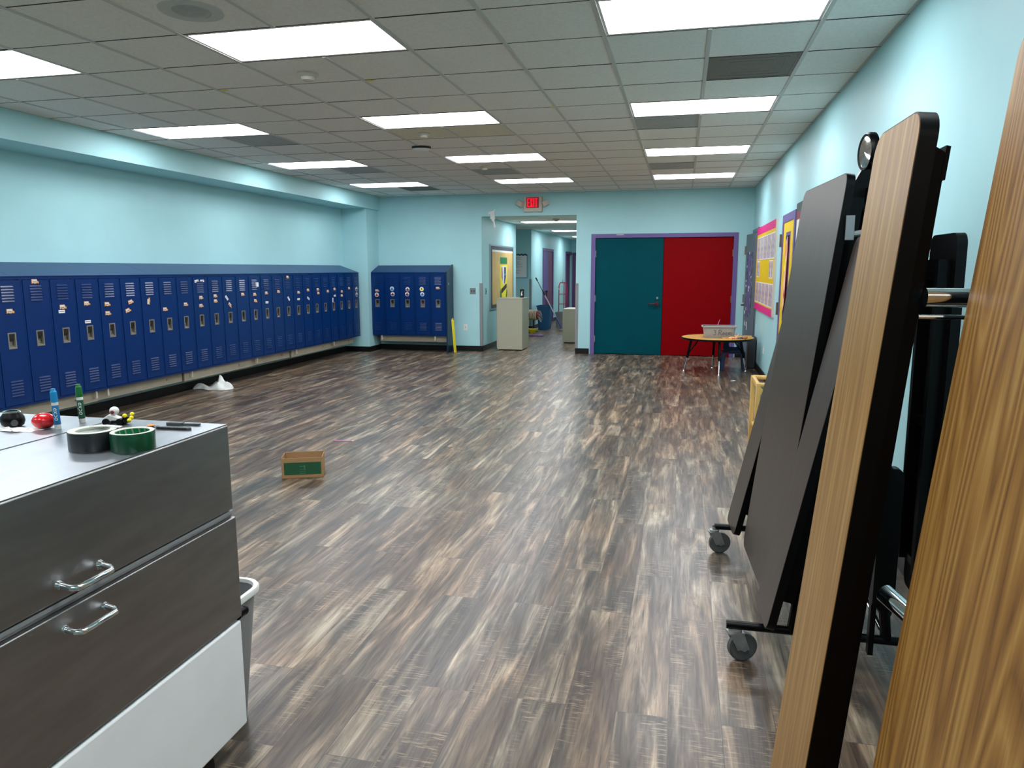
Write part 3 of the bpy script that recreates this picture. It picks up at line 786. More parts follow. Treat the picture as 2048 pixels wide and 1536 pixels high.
for x in (.2, 1.27): MB().box(x, .01, .12, x+.02, .08, .209).build('bracket', M['offwhite'], t)
for x in (.16, 1.44): MB().box(x, .095, .1, x+.03, .36, .196).build('arm', M['rail'], t)
# yellow folded sign leaning by short lockers
t = thing('floor_sign', 'yellow folded floor sign leaning upright beside the short lockers', 'floor sign', (-4.19, 13.0, 0))
m_ = MB().box(0, 0, 0, .016, .07, .63).box(.020, .005, .0, .034, .065, .61); m_.xf(Matrix.Rotation(-.07, 4, 'Y'))
for v in m_.v: v.x += .06; v.z = max(v.z, 0)
m_.build('panel', M['lemon'], t, bevel=.006)
m_ = MB().box(.012, .02, .57, .022, .05, .65).xf(Matrix.Rotation(-.07, 4, 'Y'))
for v in m_.v: v.x += .06
m_.build('hinge', M['yellow'], t)
# white cloth on the floor
def cloth():
    m_ = MB(); nx, ny = 26, 12
    prof = [(0, .015, .02), (.1, .055, .02), (.22, .05, .06), (.32, .03, .13), (.42, .012, .18), (.52, .05, .20), (.6, .11, .2), (.66, .17, .19), (.72, .12, .18), (.78, .07, .16), (.86, .07, .13), (.95, .05, .08), (1, .012, .03)]
    def pr(u):
        for (a, b, c), (a2, b2, c2) in zip(prof, prof[1:]):
            if u <= a2: k = (u-a)/(a2-a); return b+(b2-b)*k, c+(c2-c)*k
        return prof[-1][1:]
    rng = random.Random(3)
    vs = []
    for i in range(nx+1):
        u = i/nx; h, w = pr(u)
        for j in range(ny+1):
            v = j/ny*2-1
            z = h*(1-abs(v)**1.5)*(1+.35*math.sin(9*u+5*v))+.004
            if .35 < u < .62 and v > .2: z += .09*math.sin((u-.35)/.27*PI)*(v-.2)
            vs.append((u*.52-.26, v*w*.8+.04*math.sin(5*u), max(z, .004)))
    fs = [(i*(ny+1)+j, (i+1)*(ny+1)+j, (i+1)*(ny+1)+j+1, i*(ny+1)+j+1) for i in range(nx) for j in range(ny)]
    m_.add(vs, fs); return m_
o = cloth().build('white_cloth', M['cloth'], None, loc=(-5.95, 8.33, 0)); o.rotation_euler = (0, 0, .35)
sd = o.modifiers.new('thick', 'SOLIDIFY'); sd.thickness = .004; sd.offset = 1
tag(o, 'crumpled white cloth lying on the floor under the long lockers', 'cloth')

# ------------------------------------------------------------------ milk cooler
XF, YE, YN, XB = -1.32, 1.905, .75, -2.2
t = thing('steel_cooler', 'stainless steel chest cooler with white base in the left foreground', 'cooler', (XF, YE, 0))
def L_(m_): return m_.xf(Matrix.Translation((-XF, -YE, 0)))
b = MB().box(XB, YN, .11, XF+.003, YE, .462)
L_(b).build('base_cabinet', M['whitemetal'], t, bevel=.006)
L_(MB().box(XB, YN, .47, XF-.03, YE-.008, .83)).build('steel_body', M['steel'], t)
dd = L_(MB().box(XF-.028, YN, .474, XF+.004, YE+.004, .800).box(XF-.028, YN, .800, XF-.01, YE+.004, .812)).build('drop_door', M['steel'], t, bevel=.003)
L_(MB().box(XF-.022, YN, .812, XF-.003, YE+.002, .821)).build('gasket', M['grey_guard'], t)
lidf = MB().box(-1.70, YN, .825, XF, YE, 1.0885)
ld = L_(lidf).build('front_lid', M['steel'], t, bevel=.005)
L_(MB().box(-1.697, YN, 1.0885, XF-.003, YE-.003, 1.0905)).build('top_sheet', M['steeltop'], ld)
lb = L_(MB().box(XB, YN, .832, -1.706, YE, 1.0885)).build('back_lid', M['steel'], t, bevel=.005)
L_(MB().box(XB+.003, YN, 1.0885, -1.709, YE-.003, 1.0905)).build('top_sheet', M['steeltop'], lb)
def pull(z, y0, y1):
    m_ = MB()
    m_.tube([(XF+.002, y0, z), (XF+.03, y0, z-.004), (XF+.042, y0+.012, z-.006), (XF+.042, y1-.012, z-.006), (XF+.03, y1, z-.004), (XF+.002, y1, z)], .0075, 12)
    for y in (y0, y1): m_.cyl((XF, y, z), (XF+.008, y, z), .012, .009)
    return L_(m_)
pull(.862, 1.258, 1.376).build('handle', M['chrome'], ld)
pull(.758, 1.258, 1.376).build('handle', M['chrome'], dd)
L_(MB().cyl((XF-.012, YE, .475), (XF-.012, YE+.035, .475), .016).ell((XF-.012, YE+.036, .475), .017)).build('hinge_knob', M['blackmetal'], t)
for yy in (1.72, .95):
    for xx in (XF-.045, XB+.06):
        c = L_(MB().cyl((xx-.016, yy, .052), (xx+.016, yy, .052), .052, n=24).box(xx-.028, yy-.03, .055, xx-.02, yy+.03, .11).box(xx+.02, yy-.03, .055, xx+.028, yy+.03, .11).box(xx-.04, yy-.04, .104, xx+.04, yy+.04, .112)).build('caster', M['blackplastic'], t)
        L_(MB().cyl((xx-.03, yy, .052), (xx+.034, yy, .052), .016, n=14)).build('axle_cap', M['zinc'], c)
TOP = 1.0905
# trash bin behind the cooler
t = thing('waste_basket', 'light grey plastic waste basket standing behind the steel cooler', 'waste basket', (-1.567, 2.035, 0))
def rr_ring(w, dpt, r, z): return [(x, y, z) for x, y in rrect(-w/2, -dpt/2, w/2, dpt/2, r, 6)]
def loft(mb, rings, mi=0, cap0=True, cap1=False):
    n = len(rings[0]); vs = [v for g in rings for v in g]; fs = []
    for i in range(len(rings)-1):
        for j in range(n): fs.append((i*n+j, i*n+(j+1) % n, (i+1)*n+(j+1) % n, (i+1)*n+j))
    if cap0: fs.append(tuple(range(n))[::-1])
    if cap1: fs.append(tuple((len(rings)-1)*n+j for j in range(n)))
    return mb.add(vs, fs, mi)
m_ = loft(MB(), [rr_ring(.25, .16, .05, 0), rr_ring(.255, .165, .05, .01), rr_ring(.355, .215, .065, .47), rr_ring(.348, .208, .065, .47), rr_ring(.25, .16, .05, .015)], cap1=True)
m_.build('bin', M['greybin'], t)
m_ = loft(MB(), [rr_ring(.356, .216, .065, .455), rr_ring(.38, .24, .075, .462), rr_ring(.382, .242, .075, .476), rr_ring(.376, .236, .075, .482), rr_ring(.35, .21, .066, .482), rr_ring(.346, .206, .065, .47)], cap0=False)
m_.build('rim', M['white'], t)

# items on the cooler
def marker(x, y, body, label_m, lab, lean):
    t = thing('marker', lab, 'marker', (x, y, TOP)); t.rotation_euler = lean
    MB().lathe([(1e-5, 0), (.0085, 0), (.009, .002), (.009, .075), (.0085, .082)], 20).build('barrel', M['white'], t)
    MB().lathe([(.0095, .080), (.0098, .082), (.0088, .110), (.0065, .113), (.0062, .119), (1e-5, .120)], 20).build('cap', M[body], t)
    MB().lathe([(.00915, .014), (.0092, .0141), (.0092, .0709), (.00915, .071)], 20).build('label', M[label_m], t)
    mb = text_mb('expo', .019, .0003, .25)
    m3 = basis((0, 0, .046), (0, 0, -1), (1, 0, 0), (0, -1, 0))
    for v in mb.v:   # wrap on the barrel
        a = v.y/.0093
        v.x, v.y, v.z = (.0093+v.z*.5)*math.sin(a), -(.0093+v.z*.5)*math.cos(a), .046-v.x
    mb.xf(Matrix.Rotation(.75, 4, 'Z'))
    mb.build('lettering', M['white'], t)
marker(-1.765, 1.735, 'cyanmarker', 'cyanlabel', 'sky blue dry erase marker standing upright beside the red ball', (0, -.04, 0))
marker(-1.765, 1.825, 'greenmarker', 'greenlabel', 'green dry erase marker standing upright on the steel cooler', (0, -.03, 0))
t = MB().ell((0, 0, .0), (.034, .028, .0235), 32, 20)
for v in t.v:
    v.z = max(v.z, -.021); v.x *= 1+.10*math.sin(3*math.atan2(v.y, v.x)); v.z *= 1+.05*v.x/.03
    v.z = max(v.z, -.0225)
o = t.build('stress_ball', M['ball'], None, loc=(-1.815, 1.735, TOP+.0226)); tag(o, 'red squashed rubber ball on the steel cooler', 'ball')
def tape(x, y, r, ri, h, m_, inner, lab, z0=0.):
    t = thing('tape_roll', lab, 'tape', (x, y, TOP))
    MB().lathe([(ri+.004, 0), (r, 0), (r+.0008, .002), (r+.0008, h-.002), (r, h), (ri+.004, h)], 56).build('tape', [M[m_]], t)
    MB().lathe([(r-.0005, h+.0003), (ri+.003, h+.0008), (ri, h-.001), (ri, .001), (ri+.004, .0005)], 48).build('core', M['core'], t)
    return t
t = tape(-1.487, 1.568, .058, .040, .048, 'tapeblack', 'core', 'roll of black duct tape on the steel cooler')
MB().lathe([(1e-5, .040), (.038, .0405), (.0395, .042)], 40).build('wrapper_film', mat('silver_film', (158, 164, 156), .25, metal=.3, noise=.15, nscale=30), t)
MB().prism([(-.03, .02), (.01, .035), (.055, .03), (.052, .045), (.0, .05)], .0485, .0505, 'z').build('torn_wrapper', M['paper'], t)
t = tape(-1.374, 1.577, .0525, .041, .048, 'tapegreen', 'coregreen', 'roll of green duct tape on the steel cooler')
MB().lathe([(.0405, .004), (.0402, .046)], 48).build('core_print', M['coregreen'], t)
m_ = MB()
for k in range(5):
    a = 1.2+k*.42
    pts0 = [(.0396*math.cos(a+da), .0396*math.sin(a+da)) for da in (0, .10)]
    pts1 = [(.0396*math.cos(a+da+.22), .0396*math.sin(a+da+.22)) for da in (0, .10)]
    m_.add([(*pts0[0], .006), (*pts0[1], .006), (*pts1[1], .046), (*pts1[0], .046)], [(0, 1, 2, 3)])
m_.build('core_stripe', M['tape_stripe'] if 'tape_stripe' in M else mat('core_stripe', (140, 150, 140), .5), t)
# toy vehicle
t = thing('toy_racer', 'small white and black toy racer with yellow studs on the steel cooler', 'toy', (-1.645, 1.83, TOP), .25)
MB().box(-.012, -.014, .004, .034, .014, .014).build('chassis', M['blackplastic'], t, bevel=.002)
m_ = MB(); m_.prism([(-.04, .010), (-.036, .02), (-.018, .032), (-.004, .026), (.012, .02), (.012, .012)], -.012, .012, 'y').build('fairing', M['white'], t, bevel=.002)
MB().ell((-.006, 0, .041), (.0135, .013, .013)).build('helmet', M['white'], t)
MB().ell((-.006, -.0125, .039), (.006, .002, .0055)).build('visor', M['wine'], t)
for x in (-.026, .014): MB().cyl((x, -.018, .010), (x, .018, .010), .010, n=18).build('wheel', M['blackplastic'], t)
MB().box(.02, -.01, .012, .036, .01, .024).build('rear_block', M['blackplastic'], t, bevel=.002)
for p in ((.030, -.012, .028), (.044, .004, .030), (.042, -.012, .014), (.044, -.002, .020)): MB().ell(p, .0065, 12, 8).build('stud', M['lemon'], t)
# disc, tools
t = thing('cap_disc', 'small dark cap with orange top near the grey tools', 'cap', (-1.515, 1.815, TOP))
MB().lathe([(.0105, 0), (.0112, .002), (.0112, .006)], 24).build('body', M['black'], t)
MB().lathe([(.0112, .006), (.0105, .0075), (1e-5, .0078)], 24).build('cover', M['orange'], t)
t = thing('pocket_tool', 'dark grey flat pocket tool farther from the front edge', 'tool', (-1.44, 1.86, TOP), .12)
MB().prism([(-.05, -.007), (.0, -.009), (.0, .009), (-.04, .008), (-.055, .0)], 0, .009, 'z').build('grip', M['tool'], t, bevel=.0015)
MB().prism([(0, -.005), (.05, -.004), (.052, .005), (0, .007)], .001, .006, 'z').build('blade', M['tool'], t)
t = thing('comb_tool', 'dark grey ridged comb shaped tool nearest the front edge', 'tool', (-1.43, 1.805, TOP), .06)
MB().prism([(-.055, -.006), (.05, -.006), (.056, 0), (.05, .006), (-.055, .006)], 0, .007, 'z').build('bar', M['tool'], t, bevel=.001)
m_ = MB()
for k in range(18): m_.box(-.05+k*.0053, -.0075, .0, -.047+k*.0053, -.006, .007)
m_.build('ridges', M['black'], t)
MB().tube([(-.055+.007*math.cos(a*PI/6), .0+.006*math.sin(a*PI/6), .0075) for a in range(13)], .0012, 8).build('ring', M['plate'], t)
# black device, papers, cord at far left
t = thing('black_device', 'round black gadget on the steel cooler by the left picture edge', 'gadget', (-1.925, 1.735, TOP))
MB().lathe([(.022, 0), (.032, .006), (.036, .018), (.034, .030), (.026, .040), (.0235, .044), (1e-5, .044)], 36, sy=.8).build('body', M['blackplastic'], t)
MB().lathe([(.024, .041), (.0262, .044), (.024, .047), (.018, .047)], 36, sy=.8).build('rim', M['chrome'], t)
MB().cyl((.026, -.018, .016), (.032, -.024, .016), .009, n=18).build('button', M['darkgrey'], t)
m_ = MB()
m_.prism([(-.09, -.05), (-.02, -.055), (.035, -.04), (.1, -.045), (.088, -.02), (.1, .0), (.03, .008), (-.09, .0)], 0, .0012, 'z')
m_.prism([(.0, -.05), (.06, -.05), (.055, -.005), (.0, .005)], .0015, .0025, 'z')
o = m_.build('paper_scrap', M['paper'], None, loc=(-1.90, 1.72, TOP)); tag(o, 'white paper scraps under the black gadget', 'paper scrap')
pts = [(-.1+.01*i, -.03+.018*math.sin(i*.55), .004+.002*(i % 3)) for i in range(19)]
o = MB().tube(pts, .0022, 8).build('charging_cable', M['white'], None, loc=(-1.93, 1.70, TOP+.001)); tag(o, 'thin white cord lying before the black gadget', 'cord')

# ------------------------------------------------------------------ box & pencil on floor
t = thing('cardboard_box', 'open cardboard tray box with green print on the floor', 'box', (-2.735, 4.82, 0), math.radians(22))
w, d_, h_, th = .30, .165, .17, .005
# local: front face y=-0 facing -y
m_ = MB().box(-w/2, 0, 0, w/2, d_, th).box(-w/2, 0, 0, w/2, th, .155)
m_.box(-w/2, d_-th, 0, w/2, d_, .165)
for s in (-1, 1):
    x0 = s*w/2; m_.box(x0-s*th, th, 0, x0, d_-th, .16)
m_.build('carton', M['cardboard'], t)
MB().box(-w/2+.018, -.001, .028, w/2-.012, 0, .122).build('print', M['green_print'], t)
MB().box(-.02, -.002, .034, .025, -.001, .04).box(-.02, -.002, .05, .025, -.001, .054).box(-.02, -.002, .064, .025, -.001, .068).box(.012, -.002, .07, .022, -.001, .1).box(-.02, -.002, .088, .012, -.001, .094).build('print_mark', M['green_light'], t)
t = thing('pencil', 'pink pencil lying on the floor beyond the cardboard box', 'pencil', (-3.08, 5.985, .0045), 0)
MB().cyl((0, 0, 0), (.19, .012, 0), .004, n=6).build('barrel', M['pinkpencil'], t)
MB().cyl((-.014, -.001, 0), (0, 0, 0), .001, .004, n=6).build('tip', M['birch'], t)
MB().cyl((.19, .012, 0), (.205, .013, 0), .004, n=8).build('eraser', M['white'], t)

# ------------------------------------------------------------------ round table in the back corner
TX, TY, TH = .54, 11.42, .53
t = thing('activity_table', 'round maple topped activity table in the far right corner', 'table', (TX, TY, 0))
MB().lathe([(.0001, TH-.02), (.525, TH-.02), (.525, TH), (1e-5, TH+.001)], 64, mis=[0, 0, 0]).build('tabletop', M['maple_top'], t)
MB().lathe([(.525, TH-.028), (.533, TH-.024), (.533, TH-.001), (.525, TH+.0015)], 64).build('edge_band', M['blackplastic'], t)
MB().lathe([(1e-5, TH-.035), (.40, TH-.035), (.40, TH-.02)], 48).build('underframe', M['blackmetal'], t)
for (px, py) in ((.06-TX, 11.41-TY), (.56-TX, 10.98-TY), (.50-TX, 11.86-TY), (.98-TX, 11.55-TY)):
    v = Vector((px, py, 0)); u = v.normalized(); top = u*(v.length-.1); s = u.cross(Vector((0,0,1)))*.09
    A = Vector((top.x, top.y, TH-.03)); k = .36
    mid_ = v.lerp(Vector((top.x, top.y, 0)), .42); mid_ = Vector((mid_.x, mid_.y, .21))
    lg = MB().tube([A, mid_], .019, 14).tube([A-u*.12+s*.0, mid_+Vector((0, 0, .04))], .011, 10).build('leg', M['blackmetal'], t)
    MB().tube([mid_, v+Vector((0, 0, .02))], .0125, 12).build('leg_insert', M['chrome'], lg)
    MB().lathe([(.02, 0), (.02, .006), (.012, .02)], 16, c=v).build('foot', M['chrome'], lg)
# tub
t = thing('plastic_tub', 'grey plastic tub with handwriting on the round table', 'tub', (.555, 11.36, TH+.0015))
m_ = loft(MB(), [rr_ring(.42, .24, .04, 0), rr_ring(.43, .25, .045, .008), rr_ring(.47, .29, .05, .165), rr_ring(.462, .282, .05, .165), rr_ring(.42, .245, .045, .012)], cap1=True)
m_.build('body', M['tub'], t)
loft(MB(), [rr_ring(.472, .292, .05, .158), rr_ring(.51, .33, .06, .160), rr_ring(.512, .332, .06, .172), rr_ring(.50, .32, .06, .176), rr_ring(.462, .282, .05, .172)], cap0=False).build('rim', M['tub'], t)
strokes = [  # "3 Room" in handwriting, u,v in units
 [(0, .9), (.25, 1), (.45, .85), (.4, .62), (.2, .52), (.42, .42), (.48, .2), (.3, 0), (0, .08)],
 [(1.0, 0), (1.12, 1.0)], [(1.0, .9), (1.35, 1.02), (1.6, .85), (1.5, .6), (1.1, .5), (1.35, .3), (1.65, 0)],
 [(1.95, .5), (1.78, .3), (1.85, .05), (2.05, .02), (2.15, .28), (2.08, .5), (1.92, .52)],
 [(2.5, .5), (2.33, .3), (2.4, .05), (2.6, .02), (2.7, .28), (2.62, .5), (2.47, .52)],
 [(2.9, 0), (2.95, .5), (3.1, .55), (3.2, .4), (3.2, .05)], [(3.2, .4), (3.35, .58), (3.5, .5), (3.52, .0)]]
m_ = MB()
for s in strokes:
    pts = []
    for u, v in s:
        z = .045+v*.075; y = -(.125+.02*(z/.165))-.0015
        pts.append((-.085+u*.073, y, z))
    m_.tube(pts, .0034, 6)
m_.build('lettering', M['ink_grey'], t)
t = thing('pencil', 'pink pencil sticking up out of the grey tub', 'pencil', (.50, 11.36, TH+.02))
MB().cyl((-.02, .05, 0), (.06, .02, .24), .0045, n=6).build('barrel', M['pinkpencil'], t)
MB().cyl((.06, .02, .24), (.066, .018, .255), .0045, n=8).build('eraser', M['sign_red'], t)
# small items on the table
def item(name, lab, cat, mb, m_, x, y, rz=0.):
    o = mb.build(name, m_, None, loc=(x, y, TH+.0015), bevel=0); o.rotation_euler = (0, 0, rz); return tag(o, lab, cat)
item('wooden_peg', 'tan wooden peg lying left of the other bits before the tub', 'wooden peg', MB().prism([(-.11, -.006), (.03, -.014), (.03, .014), (-.11, .006)], 0, .022, 'z'), M['birch'], .70, 11.09)
item('doll', 'small peach and orange doll lying before the tub', 'doll', MB().ell((0, 0, .018), (.05, .02, .018), 14, 8).ell((.06, 0, .02), .02, 12, 8).ell((.09, .01, .045), (.012, .012, .04), 10, 8), M['peach'], .73, 11.12, .1)
item('bead_string', 'small blue bead pieces beside the doll on the table', 'beads', MB().ell((0, 0, .016), .017, 12, 8).ell((.03, .01, .02), .02, 12, 8).ell((-.03, 0, .012), .012, 12, 8), M['grey_paint'], .85, 11.13)
item('wooden_ball', 'brown wooden ball on the round table beside the beads', 'ball', MB().ell((0, 0, .025), (.035, .028, .025), 14, 10), mat('wood_ball', (176, 120, 66), .5), .915, 11.11)
item('wood_block', 'pale wooden block at the right edge of the round table', 'block', MB().box(-.055, -.03, 0, .055, .03, .045), M['birch'], .96, 11.22)
# child's chair
t = thing('child_chair', 'dark blue plastic child chair tucked behind the round table', 'chair', (.80, 11.74, 0))
def chair_back():
    n = 32; o = [(.155*c_, s_) for c_, s_ in []]
    outer = rrect(-.155, 0, .155, .22, .05, 7); m = len(outer)
    inner = []
    for i, (x, z) in enumerate(outer):
        a = math.atan2((z-.11)/.11, x/.155); inner.append((.075*math.cos(a), .10+.045*math.sin(a)))
    vs = []; 
    for y in (0, .014):
        vs += [(x*(1-.12*z/.22), y+.10*(z/.22)*.5, .29+z*.88) for x, z in outer]+[(x, y+.05*(z/.22), .29+z*.88) for x, z in inner]
    fs = []
    for i in range(m):
        j = (i+1) % m
        fs += [(i, j, m+j, m+i), (2*m+j, 2*m+i, 3*m+i, 3*m+j), (j, i, 2*m+i, 2*m+j), (m+i, m+j, 3*m+j, 3*m+i)]
    return MB().add(vs, fs)
chair_back().xf(Matrix.Translation((0, .11, -.005))).build('backrest', M['chairblue'], t)
MB().prism(rrect(-.17, -.16, .17, .15, .05, 6), .275, .29, 'z').build('seat', M['chairblue'], t, bevel=.004)
MB().prism(rrect(-.17, -.165, .17, .155, .05, 6), .262, .275, 'z').build('seat_rim', M['chairblue'], t)
for sx_ in (-1, 1):
    for sy2 in (-1, 1):
        MB().hexa([(sx_*.165-.022, sy2*.13-.02, 0), (sx_*.165+.022, sy2*.13-.02, 0), (sx_*.165+.022, sy2*.13+.02, 0), (sx_*.165-.022, sy2*.13+.02, 0)],
                  [(sx_*.14-.03, sy2*.11-.028, .265), (sx_*.14+.03, sy2*.11-.028, .265), (sx_*.14+.03, sy2*.11+.028, .265), (sx_*.14-.03, sy2*.11+.028, .265)]).build('leg', M['chairblue'], t, bevel=.005)
# grey slab cabinet beside
t = thing('storage_case', 'dark grey upright case standing behind the round table against the right wall', 'case', (1.085, 12.0, 0))
MB().box(-.06, -.12, .012, .06, .14, .5).build('case', M['darkgrey'], t, bevel=.012)
MB().box(-.05, -.11, 0, .05, .13, .014).build('base', M['black'], t)
o = MB().prism([(0, 0), (.05, .01), (.07, .04), (.03, .05), (.045, .025), (0, .02)], 0, .006, 'z').build('paper_scrap', M['paper'], None, loc=(.70, 10.5, 0)); tag(o, 'tiny white paper scrap on the floor before the round table', 'paper scrap')

# ------------------------------------------------------------------ boards on the right wall
t = thing('bulletin_board', 'yellow bulletin board with magenta border on the right wall', 'bulletin board', (XR, 11.21, 1.55))
MB().box(-.02, -1.24, -.63, 0, 1.24, .63).build('frame', M['offwhite'], t)
MB().box(-.022, -1.14, -.60, -.02, 1.21, .60).build('backing', M['yellow'], t)
MB().box(-.024, -1.14, .52, -.022, 1.24, .63).build('border', M['magenta'], t)
MB().box(-.024, -1.14, -.63, -.022, 1.24, -.53).build('border', M['magenta'], t)
m_ = MB().box(-.024, 1.19, -.53, -.022, 1.24, .52); m_.build('border', M['bus_orange'], t)
pm_ = []
pw = {'top': 1.98-1.55, 'mid': 1.55-1.55, 'bot': 1.13-1.55}
first = {}
rows = [('top', .47, .13, 5), ('mid', .11, -.13, 4), ('bot', -.20, -.51, 5)]
LBL = {'top': 'top row', 'mid': 'middle row', 'bot': 'bottom row'}
for rname, za, zb, n in rows:
    if rname == 'mid': ys = [1.02, .80, -.63, -.86]
    else: ys = [1.10-.46*k for k in range(5)]
    for k, yc in enumerate(ys):
        ww = .2 if rname == 'mid' else .42
        src = first.get(rname)
        if src is None:
            o = MB().box(-.002, -ww, 0, 0, 0, za-zb).box(-.0025, -ww+.012, .012, -.002, -.012, za-zb-.012, 1).build('written_page', [M['paper'], M['papers'] if rname != 'top' else M['papers2']]); first[rname] = o
        else: o = src.copy(); COL.objects.link(o)
        o.location = (XR-.0225, 11.21+yc, 1.55+zb)
        tag(o, 'handwritten page pinned in the %s of the yellow board, %s from the left' % (LBL[rname], ORD[k+1]), 'page', 'pages on the yellow board')
t = thing('notice_board', 'white notice board with dark and maroon edge right of the yellow door', 'notice board', (XR, 7.7, 1.6))
MB().box(-.02, -.55, -.6, 0, .62, .62).build('frame', mat('dark_green_edge', (34, 62, 62), .6), t)
MB().box(-.023, -.55, .45, -.02, .55, .53).build('border', M['wine'], t)
MB().box(-.023, -.55, -.6, -.02, .55, .45).build('backing', M['paper'], t)

# ------------------------------------------------------------------ hall contents
def file_cabinet(name, lab, x0, x1, y0, y1, h):
    t = thing(name, lab, 'file cabinet', (x0, y0, 0))
    w, dp = x1-x0, y1-y0
    MB().box(0, 0, .02, w, dp, h-.02).build('body', M['file'], t, bevel=.004)
    MB().box(-.004, -.004, h-.02, w+.004, dp+.004, h).build('top', M['file'], t)
    MB().box(.03, .03, 0, w-.03, dp-.03, .02).build('plinth', M['black'], t)
    nd = 3
    for k in range(nd):
        z0 = .05+k*(h-.08)/nd
        dd = MB().box(-.014, .02, z0, 0, dp-.02, z0+(h-.08)/nd-.012).build('drawer', M['file'], t)
        zc = z0+(h-.08)/nd*.5
        MB().box(-.03, dp*.3, zc-.012, -.014, dp*.7, zc+.012).build('handle', M['blackmetal'], dd)
    return t
file_cabinet('file_cabinet', 'taller beige metal cabinet standing in the hallway opening', -3.45, -2.955, 13.62, 14.22, 1.0)
file_cabinet('file_cabinet', 'lower beige metal cabinet at the right edge of the hallway opening', -2.43, -1.55, 15.25, 15.95, .72)
t = thing('tumbler', 'dark printed tumbler on the tall beige cabinet', 'tumbler', (-3.06, 14.08, 1.0))
MB().lathe([(.034, 0), (.038, .004), (.04, .16), (.036, .163), (1e-5, .163)], 24).build('cup', M['black'], t)
m_ = MB().prism([(-.01, .03), (.02, .05), (.005, .09), (.025, .13), (-.005, .11), (-.015, .07)], -.0405, -.039, 'y'); m_.build('print', M['paper'], t)
# kraft paper board
t = thing('kraft_board', 'kraft paper bulletin board with a drawn yellow tube in the hallway', 'bulletin board', (OX0, 14.97, 1.39))
MB().box(0, -1.0, -.64, .02, 1.0, .64).build('frame', M['alu'], t)
MB().box(.02, -.97, -.61, .022, .97, .61).build('border', M['charcoal_border'], t)
MB().box(.022, -.88, -.54, .024, .9, .5).build('kraft_paper', M['kraft'], t)
MB().box(.022, -.88, .5, .024, .9, .54).build('paper_strip', M['paper'], t)
art = thing('drawing', 'yellow and green crayon drawing of a tube pinned on the kraft board', 'drawing', (OX0+.0245, 15.03, 1.39))
MB().prism([(-.32, .25), (.32, .25), (.30, -.1), (.2, -.53), (-.22, -.53), (-.30, -.1)], 0, .0015, 'x').build('body', M['lemon'], art)
MB().box(0, -.3, .27, .002, .3, .4).build('cap', M['coregreen'], art)
MB().prism([(-.2, .22), (.2, .22), (.2, 0), (.1, -.13), (0, -.17), (-.1, -.13), (-.2, 0)], .0015, .003, 'x').build('shield', M['paper'], art)
MB().prism([(.02, .2), (.19, .2), (.19, 0), (.1, -.12), (.02, -.15)], .003, .004, 'x').build('shield_half', M['ink_blue'], art)
MB().prism([(-.19, .2), (-.12, .2), (-.10, -.1), (-.19, 0)], .003, .004, 'x').build('shield_stripe', M['wine'], art)
MB().box(.004, .02, .03, .005, .19, .07).build('shield_band', M['skyblue'], art)
m_ = MB()
for k in range(7): m_.tube([(.009, -.2+.06*k, -.24+.015*k), (.009, -.19+.06*k, -.33+.015*k), (.009, -.155+.06*k, -.30+.015*k), (.009, -.15+.06*k, -.24+.015*k)], .0072, 6)
m_.build('scribble', M['ink_grey'], art)
for s in (-1, 1): MB().prism([(s*.32, -.3), (s*.24, -.53), (s*.14, -.53), (s*.24, -.25)], .0015, .003, 'x').build('side_stripe', M['coregreen'], art)
# chart paper
t = thing('chart_paper', 'white handwritten chart paper on the hallway recess wall', 'poster', (-4.12, 18.4, 1.62))
MB().box(-.24, -.006, -.27, .24, 0, .27).build('sheet', M['paper'], t)
m_ = MB(); rng = random.Random(5)
for k in range(12):
    z = .22-.035*k
    if k in (8,): continue
    x1 = rng.uniform(.02, .15)
    pts = [(-.18+.012*i, -.0075, z+rng.uniform(-.006, .006)-.01*i/25) for i in range(int((x1+.18)/.012))]
    if len(pts) > 2: m_.tube(pts, .0035, 5)
m_.build('handwriting', M['ink_blue'], t)
m_ = MB()
for k in range(9): m_.ell((.0+.03*k, -.012, .29+.012*math.sin(k*2.1)), (.024, .01, .02), 10, 6)
m_.build('garland', M['charcoal_border'], t)
MB().box(-.2, -.006, -.29, -.1, -.001, -.27).ell((-.17, -.01, -.28), (.03, .008, .03), 10, 6).build('corner_doodle', M['coregreen'], t)
MB().box(-.21, -.003, -.31, .28, 0, -.27).box(.24, -.003, -.27, .28, 0, .27).build('backing_sheet', mat('pale_blue_sheet', (128, 176, 200), .7), t)
# hose reel / cord spool
t = thing('cord_spool', 'tan cord wound on a spool behind the tall beige cabinet', 'cord spool', (-3.60, 17.9, 0))
MB().lathe([(.12, 0), (.12, .01), (.02, .02), (.018, .3)], 24).build('stand', M['black'], t)
m_ = MB()
for k in range(5): m_.lathe([(.11+.0*k, -.02), (.135, 0), (.11, .02)], 24, c=(0, 0, -.09+k*.045))
m_.xf(Matrix.Translation((0, 0, .42)) @ Matrix.Rotation(PI/2, 4, 'Y') @ Matrix.Rotation(.2, 4, 'X')).build('cord', M['cord'], t)
MB().cyl((-.14, 0, .42), (.14, 0, .42), .1).build('drum', M['wine'], t)
m_ = MB()
for k in range(9):
    a = k*.7; m_.tube([(.12, .1*math.cos(a), .42+.1*math.sin(a)), (.17, .12*math.cos(a)+.02, .40+.12*math.sin(a)), (.2, .13*math.cos(a), .34+.1*math.sin(a))], .006, 6)
m_.build('loose_cord', M['cord'], t)
o = loft(MB(), [rr_ring(.1, .1, .045, 0), rr_ring(.3, .22, .1, .1), rr_ring(.285, .205, .095, .1), rr_ring(.08, .08, .035, .012)], cap1=True).build('yellow_bowl', M['lemon'], None, loc=(-3.56, 17.55, 0)); tag(o, 'yellow plastic bowl on the floor below the cord spool', 'bowl')
